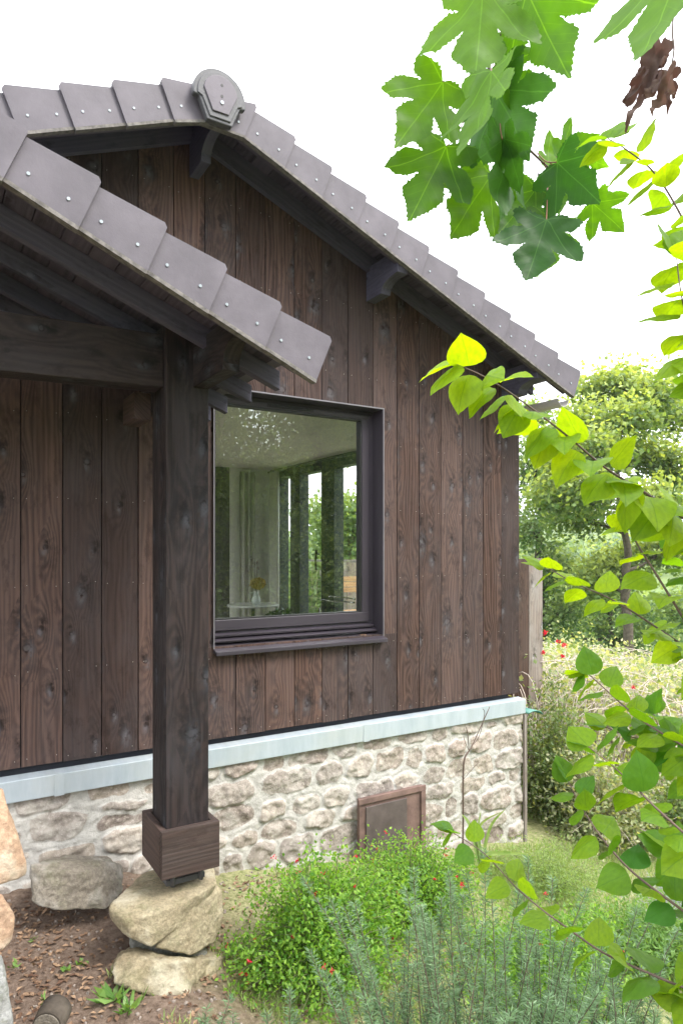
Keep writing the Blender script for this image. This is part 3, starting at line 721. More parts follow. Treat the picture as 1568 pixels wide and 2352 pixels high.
b = MB(); b.hexa([(-2.2, 3.215, .70), (.989, 3.215, .785), (.989, 3.35, .785), (-2.2, 3.35, .70), (-2.2, 3.215, .955), (.989, 3.215, 1.037), (.989, 3.35, 1.037), (-2.2, 3.35, .955)], (1, 0, 0))
b.build('tie_beam', M['beam'], porch, .004)
b = MB(); b.box(.90, .985, 3.40, 3.62, .655, .79, 'y'); b.build('beam_end', M['boxwood'], porch, .004)
b = MB(); b.box(.99, 1.203, 3.18, 3.40, -1.50, 1.085); post = b.build('post', M['beam'], porch, .006)
b = MB()
x0, x1, y0, y1, z0, z1 = .953, 1.238, 3.125, 3.455, -1.527, -1.303
b.box(x0, x1, y0, y0+.034, z0, z1, 'x'); b.box(x0, x1, y1-.034, y1, z0, z1, 'x')
b.box(x0+.001, x0+.034, y0+.0345, y1-.0345, z0, z1-.001, 'y'); b.box(x1-.034, x1-.001, y0+.0345, y1-.0345, z0, z1-.001, 'y')
b.build('base_box', M['boxwood'], post, .004)
b = MB(); b.box(1.0, 1.19, 3.2, 3.38, -1.595, -1.570); b.tube([(1.03, 3.2, -1.60), (1.03, 3.2, -1.53)], .012); b.tube([(1.17, 3.2, -1.60), (1.17, 3.2, -1.53)], .012)
b.build('steel_foot', M['tiledark'], post)

# ------------------------------------------------------------------ boulders
def boulder(name, label, pts, mat, seed=0, rough=.035, group=None, sub=6, cat='boulder'):
    pts = np.array(pts, float); c = (pts.max(0)+pts.min(0))/2; dim = (pts.max(0)-pts.min(0))/2; q = (pts-c)/dim
    bm = bmesh.new()
    for p in q: bm.verts.new(p)
    r = bmesh.ops.convex_hull(bm, input=bm.verts); bmesh.ops.recalc_face_normals(bm, faces=bm.faces)
    pl = [(np.array(f.normal), float(f.normal.dot(f.verts[0].co))) for f in bm.faces]; bm.free()
    bm = bmesh.new(); bmesh.ops.create_icosphere(bm, subdivisions=sub, radius=1.); d = np.array([v.co[:] for v in bm.verts]); F = np.array([[v.index for v in f.verts] for f in bm.faces]); bm.free()
    d /= np.linalg.norm(d, axis=1)[:, None]
    s = np.zeros(len(d)); k = 70.
    for n, h in pl: s += np.clip(d@n/max(h, .15), 0, None)**k
    rad = 1/s**(1/k)
    P = d*rad[:, None]*dim
    sz = dim.mean(); nn = P/np.linalg.norm(P, axis=1)[:, None]
    dis = rough*1.3*(fbm(P/sz*1.1+seed*7.7, 5))-rough*1.3*np.abs(fbm(P/sz*1.7+seed*3.1, 4))+rough*.45*fbm(P*38+seed, 4)-rough*.7*np.abs(fbm(P*14+seed, 3))
    P = P+nn*(dis*sz*2.2)[:, None]+c
    return tag(npmesh(name, P, F, None, mat, smooth=True), label, cat, group)
G = 'boulders of the porch footing'
P1 = [aty(246, 2078, 3.20), aty(330, 2000, 3.52), aty(400, 1988, 3.58), aty(490, 1985, 3.36), aty(500, 2030, 3.2), aty(440, 2062, 3.10), aty(347, 2100, 3.07), aty(284, 2112, 3.10),
      aty(250, 2112, 3.18), aty(286, 2150, 3.10), aty(346, 2178, 3.04), aty(420, 2125, 3.10), aty(470, 2085, 3.2), aty(300, 2110, 3.5), aty(480, 2060, 3.6), aty(400, 2130, 3.5)]
boulder('boulder', 'flat pale sandstone slab directly under the porch post', P1, M['boulder'], 1, .016, G)
P2 = [aty(445, 2072, 3.12), aty(512, 2045, 3.24), aty(488, 2008, 3.34), aty(514, 2112, 3.22), aty(492, 2165, 3.16), aty(440, 2196, 3.08), aty(352, 2178, 3.08), aty(400, 2130, 3.12), aty(500, 2060, 3.55), aty(500, 2150, 3.5), aty(400, 2170, 3.5), aty(440, 2060, 3.45)]
boulder('boulder', 'yellowish wedge stone jammed under the right of the slab', P2, M['boulder'], 2, .022, G)
P3 = [aty(252, 2215, 3.12), aty(262, 2262, 3.04), aty(340, 2290, 2.95), aty(430, 2288, 2.96), aty(520, 2250, 3.10), aty(520, 2195, 3.12), aty(430, 2200, 3.03), aty(300, 2180, 3.12), aty(280, 2178, 3.5), aty(500, 2180, 3.5), aty(510, 2260, 3.6), aty(262, 2240, 3.5), aty(400, 2160, 3.4), aty(350, 2215, 2.99)]
boulder('boulder', 'rounded mossy bottom stone of the footing, set in the soil', P3, M['boulder'], 3, .05, G)
P3b = [aty(290, 2130, 3.2), aty(300, 2215, 3.16), aty(480, 2210, 3.2), aty(470, 2110, 3.2), aty(310, 2130, 3.4), aty(470, 2130, 3.4), aty(310, 2210, 3.4), aty(470, 2210, 3.4)]
boulder('mortar_bed', 'rough grey mortar bed packed between the footing stones', P3b, M['boulder4'], 8, .03, G, 5, 'mortar')
P4 = [aty(68, 1985, 3.62), aty(72, 2075, 3.55), aty(120, 2093, 3.5), aty(245, 2090, 3.5), aty(285, 2050, 3.6), aty(283, 1985, 3.7), aty(230, 1975, 3.62), aty(150, 1965, 3.9), aty(240, 1965, 3.92), aty(95, 2000, 3.55), aty(200, 2000, 3.52), aty(80, 2010, 3.95), aty(280, 2020, 3.95), aty(240, 2050, 3.95)]
boulder('boulder', 'long grey boulder lying against the stone wall left of the post', P4, M['boulder2'], 4, .03)
GL = 'stones of the pillar at the left edge'
P5 = [aty(-120, 1830, 2.7), aty(8, 1806, 2.75), aty(22, 1880, 2.66), aty(64, 1985, 2.66), aty(60, 2010, 2.66), aty(10, 2035, 2.6), aty(-130, 2040, 2.6), aty(-130, 1850, 3.1), aty(10, 1850, 3.1), aty(50, 1990, 3.05), aty(-100, 2020, 3.1)]
boulder('boulder', 'upper orange granite block of the pillar at the left edge', P5, M['boulder3'], 5, .02, GL)
P6 = [aty(-120, 2050, 2.6), aty(5, 2050, 2.62), aty(36, 2110, 2.62), aty(32, 2160, 2.62), aty(5, 2186, 2.58), aty(-120, 2190, 2.56), aty(-120, 2060, 3.), aty(30, 2100, 3.), aty(20, 2160, 3.), aty(-120, 2180, 3.)]
boulder('boulder', 'middle rounded orange granite stone of the pillar at the left edge', P6, M['boulder3'], 6, .025, GL)
P7 = [aty(-120, 2195, 2.5), aty(2, 2190, 2.52), aty(16, 2250, 2.5), aty(32, 2352, 2.46), aty(20, 2420, 2.46), aty(-140, 2430, 2.44), aty(-120, 2200, 2.95), aty(10, 2220, 2.95), aty(30, 2340, 2.95), aty(-120, 2400, 2.95)]
boulder('boulder', 'pale grey bottom stone of the pillar at the left edge, mossy at its foot', P7, M['boulder4'], 7, .02, GL)
# log end
lg = thing('log', 'short round cut log lying on the soil at the bottom left', 'log', aty(112, 2400, 2.62))
c0 = aty(108, 2358, 2.60); c1 = c0+Vector((.045, .075, .005))
b = MB(); b.tube([c0, c0.lerp(c1, .5), c1], [.052, .056, .055], 20); b.build('trunk', M['bark'], lg)
b = MB(); dd = (c0-c1).normalized(); b.tube([c0+dd*.001, c0+dd*.006], .047, 20); b.tube([c0+dd*.006, c0+dd*.009], .026, 18); b.build('cut_face', M['boulder2'], lg)

# hatch leaning on the stone wall
ht = thing('cellar_hatch', 'rust brown framed hatch against the stone base below the window', 'hatch', (2.88, 3.93, -2.35))
TL, TR, BR = aty(824, 1850, 3.92), aty(971, 1809, 3.92), aty(975, 1962, 3.90)
b = MB(); b.box(TL.x, TR.x, 3.915, 3.945, -2.36, -1.70, 'x'); b.build('panel', M['rust'], ht, .003)
b = MB(); b.box(TL.x+.05, TL.x+.40, 3.903, 3.9145, -2.30, -1.76, 'x'); b.build('inset', M['hatchdark'], ht, .003)
b = MB()
b.box(TL.x-.012, TR.x+.012, 3.90, 3.9149, -1.735, -1.695, 'x'); b.box(TR.x-.03, TR.x+.012, 3.9005, 3.9149, -2.36, -1.7355)
b.build('frame', M['rust'], ht, .003)

# ------------------------------------------------------------------ leaf clouds
def basis(n):
    n = n/np.linalg.norm(n, axis=1)[:, None]; a = np.where(np.abs(n[:, 2:3]) < .9, np.array([[0, 0, 1.]]), np.array([[1., 0, 0]]))
    u = np.cross(n, a); u /= np.linalg.norm(u, axis=1)[:, None]; return u, np.cross(n, u)
def rhombs(c, d, nrm, L, W, fold=.0):
    """leaf quads: base at c, direction d, width W"""
    d = d/np.linalg.norm(d, axis=1)[:, None]; s = np.cross(d, nrm); s /= (np.linalg.norm(s, axis=1)[:, None]+1e-9); nn = np.cross(s, d)
    L = np.broadcast_to(L, (len(c),))[:, None]; W = np.broadcast_to(W, (len(c),))[:, None]
    V = np.stack([c, c+d*L*.45+s*W*.5+nn*fold*L, c+d*L, c+d*L*.45-s*W*.5+nn*fold*L], 1).reshape(-1, 3)
    F = np.arange(len(c)*4).reshape(-1, 4); return V, F
def cloud(name, parent, mat, c, L, W, up=.6, spread=1., lv=None, rg=RNG, fold=-.05, dirs=None):
    n = len(c); d = rg.normal(size=(n, 3))*spread if dirs is None else dirs+rg.normal(size=(n, 3))*spread
    nr_ = rg.normal(size=(n, 3)); nr_[:, 2] += up*2
    V, F = rhombs(c, d, nr_, L*rg.uniform(.7, 1.2, n), W*rg.uniform(.7, 1.2, n), fold)
    lv = rg.random(n) if lv is None else lv
    return npmesh(name, V, F, parent, mat, fattr={'lv': np.clip(lv, 0, 1)})
def tree(label, base, tips, blobs, leaf, ncl, per, mat, trunk_r, name='tree', seed=1, group=None, clus=.38, cat='tree'):
    """tips: trunk path points; blobs: (cx,cy,cz,rx,ry,rz)"""
    rg = np.random.default_rng(seed); t = thing(name, label, cat, base, group)
    tr = MB(); path = [Vector(base)]+[Vector(p) for p in tips]
    fine = []
    for i in range(len(path)-1):
        for k in range(5):
            p = path[i].lerp(path[i+1], k/5); fine.append(p+Vector(rg.normal(size=3)*trunk_r*.25))
    fine.append(path[-1]); n = len(fine)
    tr.tube(fine, [trunk_r*(1.25 if i == 0 else 1)*(1-.75*i/n) for i in range(n)], 10)
    cs = []; lvs = []
    for bl in blobs:
        c = np.array(bl[:3]); r = np.array(bl[3:6])
        st = min(range(n), key=lambda i: abs(fine[i].z-(c[2]-r[2]*1.1))+.3*(fine[i]-Vector(c)).length); st = max(st, 2)
        a = fine[st]; e = Vector(c); m = a.lerp(e, .5)+Vector((0, 0, -.1*(e-a).length))+Vector(rg.normal(size=3)*.15)
        pl_ = []
        for k in range(7):
            f = k/6; pl_.append(a*(1-f)**2+m*2*f*(1-f)+e*f*f)
        r0 = trunk_r*.42; tr.tube(pl_, [r0*(1-.7*k/6) for k in range(7)], 7, cap=False)
        pts = rg.normal(size=(ncl, 3)); pts /= np.linalg.norm(pts, axis=1)[:, None]; pts *= (rg.random(ncl)**.55)[:, None]
        cl = c+pts*r
        for q in cl[:max(6, ncl//7)]:
            s0 = pl_[rg.integers(2, 7)]; q = Vector(q); mm = s0.lerp(q, .5)+Vector(rg.normal(size=3)*.12*(q-s0).length)
            tr.tube([s0, mm, q], [r0*.28, r0*.18, r0*.07], 4, cap=False)
        for q, pp in zip(cl, pts):
            k = int(per*rg.uniform(.6, 1.4)); o = rg.normal(size=(k, 3))*clus*np.array([1, 1, .8]); cs.append(q+o)
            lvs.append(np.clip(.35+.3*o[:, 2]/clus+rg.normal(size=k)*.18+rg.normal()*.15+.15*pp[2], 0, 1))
    cs = np.concatenate(cs); lvs = np.concatenate(lvs)
    tr.build('trunk', M['bark'], t)
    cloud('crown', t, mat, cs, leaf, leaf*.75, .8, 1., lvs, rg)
    return t
def blobsat(lst, t):
    out = []
    for u, v, ru, rv, dt in lst:
        ru *= .86; rv *= .86; p = at(u, v, t+dt); k = (t+dt)/1568; out.append((p.x, p.y, p.z, ru*k, ru*k, rv*k))
    return out
def B(u, v, t): return at(u, v, t)
# the big field maple beyond the bramble
tb = at(1443, 1560, 21); tb.z = gz1(tb.x, tb.y)-.3
tree('tall round pale green tree standing alone in the background right of the house', tb, [at(1440, 1400, 21), at(1436, 1250, 21), at(1420, 1120, 21), at(1410, 1000, 21)],
     blobsat([(1440, 880, 60, 36, 0), (1370, 905, 55, 34, 1), (1500, 905, 55, 45, -1), (1330, 975, 62, 40, 0), (1430, 960, 70, 40, -1.5), (1540, 960, 60, 50, 1), (1390, 1030, 80, 40, -2), (1490, 1045, 75, 45, 0),
              (1300, 1060, 60, 45, -1), (1350, 1120, 75, 40, -2), (1560, 1080, 60, 60, 0), (1270, 1140, 60, 40, -1), (1330, 1190, 70, 32, 1), (1500, 1150, 80, 40, -2), (1420, 1300, 60, 45, 1.5), (1530, 1260, 60, 50, 1), (1370, 1340, 60, 40, 1)], 21),
     .17, 24, 62, M['treeleaf'], .17, 'field_maple', 21, None, .34)
tb = at(1240, 1560, 24); tb.z = gz1(tb.x, tb.y)-.3
tree('bushy darker tree directly behind the right house corner', tb, [at(1240, 1350, 24), at(1235, 1180, 24), at(1230, 1080, 24)],
     blobsat([(1225, 960, 45, 50, 1), (1250, 1040, 60, 50, 0), (1200, 1080, 70, 60, 1), (1260, 1130, 50, 45, 0), (1210, 1210, 70, 60, 0), (1270, 1300, 60, 50, 0), (1210, 1340, 60, 50, 0), (1300, 1400, 60, 50, 0), (1230, 1440, 60, 40, 0)], 24),
     .16, 24, 60, M['treeleaf2'], .17, 'oak_tree', 22, None, .34)
tb = at(1600, 1580, 26); tb.z = gz1(tb.x, tb.y)-.3
tree('green tree at the far right edge beyond the shrub branches', tb, [at(1600, 1350, 26), at(1610, 1150, 26)],
     blobsat([(1600, 860, 50, 60, 0), (1640, 950, 80, 60, 0), (1580, 1180, 70, 60, 0), (1620, 1330, 80, 60, 0), (1540, 1400, 70, 45, 0), (1660, 1100, 80, 80, 0)], 26),
     .18, 22, 44, M['treeleaf2'], .22, 'oak_tree', 23)
tb = at(1400, 1600, 30); tb.z = gz1(tb.x, tb.y)-.3
tree('low wide tree in the dip behind the tall pale one', tb, [at(1400, 1450, 30), at(1390, 1350, 30)],
     blobsat([(1330, 1380, 60, 40, 0), (1400, 1370, 60, 40, 0), (1460, 1390, 60, 45, 0), (1370, 1440, 70, 35, 0), (1500, 1440, 60, 35, 0), (1290, 1450, 60, 35, -1), (1440, 1460, 60, 30, 0)], 30),
     .18, 22, 44, M['treeleaf2'], .2, 'oak_tree', 24)
# trees seen through the room
tb = at(800, 1500, 20); tb.z = gz1(tb.x, tb.y)-.3
tree('leafy tree on the terrace side, seen through the room at the right of the window', tb, [at(800, 1400, 20), at(805, 1250, 20)],
     blobsat([(800, 1180, 40, 40, 0), (760, 1230, 30, 30, 0), (840, 1200, 50, 50, 0), (790, 1300, 50, 50, 0), (735, 1190, 24, 24, 1), (850, 1330, 60, 50, 0), (745, 1330, 36, 40, 0), (720, 1390, 40, 30, 0)], 20),
     .17, 20, 44, M['treeleaf2'], .18, 'oak_tree', 25)
tb = at(660, 1500, 26); tb.z = gz1(tb.x, tb.y)-.3
tree('bushy tree seen through the room left of the door handle', tb, [at(660, 1400, 26), at(655, 1310, 26)],
     blobsat([(640, 1260, 24, 26, 0), (655, 1330, 40, 30, 0), (690, 1370, 40, 26, 0), (640, 1390, 40, 30, 0)], 26),
     .18, 20, 40, M['treeleaf2'], .16, 'oak_tree', 26)
# trees behind the viewer, mirrored in the window; second row added against sky gaps
for k, (x, y, h, lab, m) in enumerate([(4.2, -7.0, 10, 'dark evergreen mirrored in the left half of the window', 'treedark'), (6.6, -8.6, 11.5, 'tall yellow green tree mirrored in the middle of the window', 'treeleaf'),
                                 (9.4, -8.4, 11.0, 'green tree mirrored right of the middle of the window', 'treeleaf'), (12.4, -8.0, 8.5, 'lower green tree mirrored at the right edge of the window', 'treeleaf2'), (-2.5, -8, 8.5, 'dark green tree behind the viewer to the left, facing the porch', 'treedark'),
      (8.2, -13.5, 13.5, 'tallest second row tree, added behind the viewer to fill sky gaps mirrored high in the window', 'treeleaf2'), (13.2, -13.0, 13, 'broad second row tree, added behind the viewer to fill sky gaps mirrored at the top right of the window', 'treeleaf2')]):
    z0 = gz1(x, y); rg = np.random.default_rng(50+k); bl = []
    for j in range(26):
        a = rg.uniform(0, 6.28); hh = (j+.5)/26*.92+.04; rr_ = (2.6*(1.1-hh)**.7+.2)*rg.uniform(.1, 1.)
        bl.append((x+rr_*math.cos(a), y+rr_*math.sin(a)*.7, z0+h*hh, 1.25, 1.1, .95))
    bl = [(q[0], q[1], q[2], *(k2*(1.5 if y < -12 else 1) for k2 in q[3:])) for q in bl]
    tree(lab, (x, y, z0-.2), [(x, y, z0+h*.4), (x+.2, y, z0+h*.75), (x, y, z0+h*.95)], bl, .115, 28, 66, M[m], .2, 'oak_tree' if m != 'treedark' else 'holly_tree', 60+k)

# ------------------------------------------------------------------ far woods on the hills
rg = np.random.default_rng(5); n = 5200
az = np.radians(rg.uniform(5, 85, n)); r = rg.uniform(60, 420, n)
keep = (fbm(np.stack([np.sin(az)*r*.02, np.cos(az)*r*.02, 0*r], 1), 2) > .05) | (r > 330); az = az[keep]; r = r[keep]
fx, fy = np.sin(az)*r, np.cos(az)*r; fzz = gz(fx, fy); cs = []
for a, c_, z_ in zip(fx, fy, fzz):
    k = 26; o = rg.normal(size=(k, 3)); o /= np.linalg.norm(o, axis=1)[:, None]; cs.append(np.array([a, c_, z_+2.4])+o*np.array([2.6, 2.6, 2.3]))
tag(cloud('far_wood', None, M['treeleaf2'], np.concatenate(cs), 1.6, 1.5, .5, 1., None, rg), 'distant wooded hills and hedges fading beyond the valley', 'wood', None, 'stuff')

# ------------------------------------------------------------------ curves for stems
def bez(p, n=12):
    p = [Vector(q) for q in p]; out = []
    m = len(p)
    for i in range(m-1):
        a, b_, c, d = p[max(i-1, 0)], p[i], p[i+1], p[min(i+2, m-1)]
        for k in range(n):
            t = k/n; out.append(.5*((2*b_)+(c-a)*t+(2*a-5*b_+4*c-d)*t*t+(3*b_-a-3*c+d)*t**3))
    out.append(p[-1]); return out
HALF_PALM = [(0, 0), (.07, -.05), (.18, -.075), (.30, -.07), (.42, -.06), (.52, -.01), (.48, .08), (.42, .14), (.28, .165), (.41, .20), (.53, .26), (.62, .36), (.66, .45), (.68, .58), (.58, .57), (.48, .57), (.36, .51), (.20, .42), (.26, .54), (.32, .64), (.27, .72), (.20, .80), (.12, .90), (.04, 1.0), (0, 1.06)]
HALF_OVATE = [(0, 0), (.14, .02), (.26, .09), (.34, .19), (.37, .31), (.355, .43), (.31, .56), (.24, .68), (.16, .79), (.08, .89), (.03, .95), (0, 1.0)]
def inside(poly, vo, f):
    x = sum(vo[i][0] for i in f)/3; y = sum(vo[i][1] for i in f)/3; c = False; n = len(poly)
    for i in range(n):
        (x1, y1), (x2, y2) = poly[i], poly[i-1]
        if (y1 > y) != (y2 > y) and x < (x2-x1)*(y-y1)/(y2-y1)+x1: c = not c
    return c
def leaf_shape(kind, rg, rings_=(.25, .5, .75, 1.)):
    half = HALF_PALM if kind == 'palm' else HALF_OVATE; cy = .27 if kind == 'palm' else .42
    pts = []
    for i in range(len(half)-1):
        a, b_ = np.array(half[i]), np.array(half[i+1]); L = np.linalg.norm(b_-a); m = max(1, int(L/.045)) if kind == 'palm' else max(1, int(L/.06))
        for k in range(m):
            p = a+(b_-a)*k/m; pts.append(p)
            if kind == 'palm' and i > 0:
                q = a+(b_-a)*(k+.6)/m; nrm = np.array([b_[1]-a[1], -(b_[0]-a[0])])/L; pts.append(q+nrm*.020*rg.uniform(-.2, 1.6)+(b_-a)/L*.012*rg.uniform(-1, 1))
    pts.append(np.array(half[-1])); R_ = np.array(pts)
    Lf = R_[1:-1][::-1]*np.array([-1, 1]); out = np.concatenate([R_, Lf*(1+rg.normal(size=(1, 2))*.03)])
    if kind == 'palm':
        from mathutils.geometry import delaunay_2d_cdt
        out = out*(1+.05*fbm(np.concatenate([out*2.2+rg.random()*50, 0*out[:, :1]], 1), 2))[:, None]
        gxy = [(x_, y_) for x_ in np.arange(-.7, .71, .07) for y_ in np.arange(-.15, 1.1, .07)]
        n = len(out); vs_ = [Vector(p) for p in out.tolist()]+[Vector(p) for p in gxy]
        r_ = delaunay_2d_cdt(vs_, [(i, (i+1) % n) for i in range(n)], [], 1, 1e-5)
        vo = [tuple(v) for v in r_[0]]; 
        return np.array(vo), [(f[0], f[1], f[2], f[2]) for f in r_[2] if len(f) == 3 and inside(out, vo, f)]
    c = np.array([0, cy]); V = [c]
    for f in rings_: V += list(c+(out-c)*f)
    V = np.array(V); n = len(out); F = []
    for k in range(n): F.append((0, 1+k, 1+(k+1) % n, 1+(k+1) % n))
    for j in range(len(rings_)-1):
        o = 1+j*n
        for k in range(n): F.append((o+k, o+n+k, o+n+(k+1) % n, o+(k+1) % n))
    return V, F
def place_leaf(kind, base, tip, side, rg, width=1., droop=.15, fold=.12, wav=.03):
    """returns V,F,luv. side = approximate width direction"""
    base, tip = np.array(base), np.array(tip); ax = tip-base; L = np.linalg.norm(ax); ax /= L
    s = np.array(side, float); s -= ax*s.dot(ax); s /= np.linalg.norm(s); n = np.cross(s, ax)
    P, F = leaf_shape(kind, rg); x = P[:, 0]*width; y = P[:, 1]
    z = -droop*(y-.0)**2+droop*y*.6-fold*np.abs(x)*(1 if rg.random() < .8 else -1)+wav*fbm(np.stack([x*3, y*3, 0*x+rg.random()*99], 1), 2)
    V = base+L*(s[None]*x[:, None]+ax[None]*y[:, None]+n[None]*z[:, None])
    luv = np.stack([P[:, 0]/(1. if kind == 'palm' else .37), P[:, 1], 0*x], 1)
    return V, F, luv
def mk_leaves(name, lst, parent, mat, thick=.0):
    VV, FF, LU, LV = [], [], [], []; o = 0
    for (V, F, lu, lv) in lst:
        VV.append(V); FF += [tuple(i+o for i in f) for f in F]; LU.append(lu); LV += [lv]*len(F); o += len(V)
    V = np.concatenate(VV); me = bpy.data.meshes.new(name); me.from_pydata(V.tolist(), [], [f[:3] if f[2] == f[3] else f for f in FF])
    a = me.attributes.new('luv', 'FLOAT_VECTOR', 'POINT'); a.data.foreach_set('vector', np.concatenate(LU).astype(np.float32).ravel())
    a = me.attributes.new('lv', 'FLOAT', 'FACE'); a.data.foreach_set('value', np.array(LV, np.float32))
    me.polygons.foreach_set('use_smooth', [True]*len(FF)); return link(name, me, parent, mat)

# ------------------------------------------------------------------ sycamore branch overhead
rg = np.random.default_rng(31)
Z4 = lambda x, y, t: at(784+.5*x, .5*y, t)
syc = thing('sycamore_branch', 'sycamore branch with lobed green leaves hanging into the sky at the top', 'branch', Z4(830, -60, 1.55))
twp = [Z4(850, -260, 1.5), Z4(815, 0, 1.52), Z4(770, 110, 1.54), Z4(680, 240, 1.56), Z4(690, 400, 1.56), Z4(740, 560, 1.58), Z4(890, 715, 1.6), Z4(960, 780, 1.6)]
b = MB(); pp = bez(twp, 6); b.tube(pp, [.0065-.0045*i/len(pp) for i in range(len(pp))], 8); b.build('twig', M['twig'], syc)
LV = [  # base, tip, depth base, depth tip, side roll, mat, attach
 ((650, -60), (612, 400), 1.45, 1.42, .1, 'maple', (815, -20), 1.0), ((850, -40), (1050, 378), 1.50, 1.50, -.1, 'maple', (815, 20), 1.05),
 ((465, 375), (235, 700), 1.52, 1.50, .15, 'maple', (510, 290), .95), ((690, 330), (575, 745), 1.36, 1.30, .95, 'maple', (680, 240), .75),
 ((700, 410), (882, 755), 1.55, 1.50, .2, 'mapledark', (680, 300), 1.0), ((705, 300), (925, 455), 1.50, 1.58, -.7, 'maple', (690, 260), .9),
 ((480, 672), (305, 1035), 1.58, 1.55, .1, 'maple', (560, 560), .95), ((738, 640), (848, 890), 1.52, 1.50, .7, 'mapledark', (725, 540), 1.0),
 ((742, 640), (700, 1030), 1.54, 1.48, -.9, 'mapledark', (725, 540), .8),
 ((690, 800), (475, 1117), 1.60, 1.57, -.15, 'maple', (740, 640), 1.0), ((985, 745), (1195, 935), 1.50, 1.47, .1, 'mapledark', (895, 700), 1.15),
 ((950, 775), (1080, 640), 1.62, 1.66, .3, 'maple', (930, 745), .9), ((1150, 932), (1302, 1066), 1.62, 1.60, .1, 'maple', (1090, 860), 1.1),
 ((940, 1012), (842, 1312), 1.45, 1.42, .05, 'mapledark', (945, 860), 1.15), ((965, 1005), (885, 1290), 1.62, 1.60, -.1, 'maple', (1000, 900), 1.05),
 ((1000, 745), (1160, 625), 1.58, 1.62, .2, 'maple', (950, 740), 1.0), ((1095, 720), (1222, 760), 1.60, 1.62, .3, 'maple', (985, 720), .9), ((1150, 905), (1275, 900), 1.66, 1.64, -.2, 'maple', (1060, 850), .8), ((905, 850), (895, 960), 1.67, 1.66, .4, 'maple', (900, 740), 1.),
 ((890, 870), (720, 1080), 1.64, 1.62, .2, 'maple', (950, 780), .95), ((1000, 830), (1005, 1000), 1.64, 1.6, .4, 'maple', (960, 790), 1.)]
for (bx, by), (tx, ty), tb_, tt, roll, mt, at_, wd in LV:
    p0, p1 = Z4(bx, by, tb_), Z4(tx, ty, tt); p1 = p0.lerp(p1, .95); view = ((p0+p1)/2).normalized(); ax = (p1-p0).normalized(); sd_ = ax.cross(view).normalized()
    sd_ = Matrix.Rotation(roll, 3, ax) @ sd_
    V, F, lu = place_leaf('palm', p0, p1, sd_, rg, wd*.80, .22, .14, .09)
    lf = mk_leaves('leaf', [(V, F, lu, rg.uniform(.2, 1))], syc, M[mt])
    a0 = Z4(at_[0], at_[1], 1.56); b = MB(); b.tube(bez([a0, (a0+p0)/2+Vector((0, 0, -.01)), p0], 5), .0013, 6); b.build('petiole', M['redstem'], lf)
# near leaf at the top right, and the withered one
nl = thing('sycamore_branch', 'single large pale green leaf drooping at the very top right', 'leaf', Z4(1600, -120, 1.0))
p0, p1 = Z4(1570, -260, 1.02), Z4(1385, 325, .98); V, F, lu = place_leaf('palm', p0, p1, Matrix.Rotation(.75, 3, (p1-p0).normalized()) @ (p1-p0).cross(p0).normalized(), rg, .62, .2, .1, .06)
mk_leaves('leaf', [(V, F, lu, .8)], nl, M['maple'])
wt = thing('withered_leaf', 'brown crumpled dead leaf cluster hanging from a thin stalk at the top right', 'dead leaf', Z4(1500, 200, 1.2))
b = MB(); b.tube(bez([Z4(1540, -100, 1.2), Z4(1518, 130, 1.2), Z4(1525, 230, 1.2), Z4(1505, 350, 1.2)], 6), .0016, 6); b.build('stalk', M['twig'], wt)
ll = []
for (bx, by), (tx, ty), wd in (((1470, 210), (1400, 470), .30), ((1440, 260), (1315, 620), .26), ((1500, 330), (1440, 550), .34), ((1400, 330), (1305, 470), .30), ((1510, 330), (1480, 540), .28)):
    p0, p1 = Z4(bx, by, 1.2+rg.uniform(-.02, .02)), Z4(tx, ty, 1.2+rg.uniform(-.03, .03)); V, F, lu = place_leaf('palm', p0, p1, Matrix.Rotation(rg.uniform(-.8, .8), 3, (p1-p0).normalized()) @ (p1-p0).cross(p0).normalized(), rg, wd*1.2, .4, .5, .35)
    ll.append((V, F, lu, rg.random()))
mk_leaves('leaves', ll, wt, M['dead'])

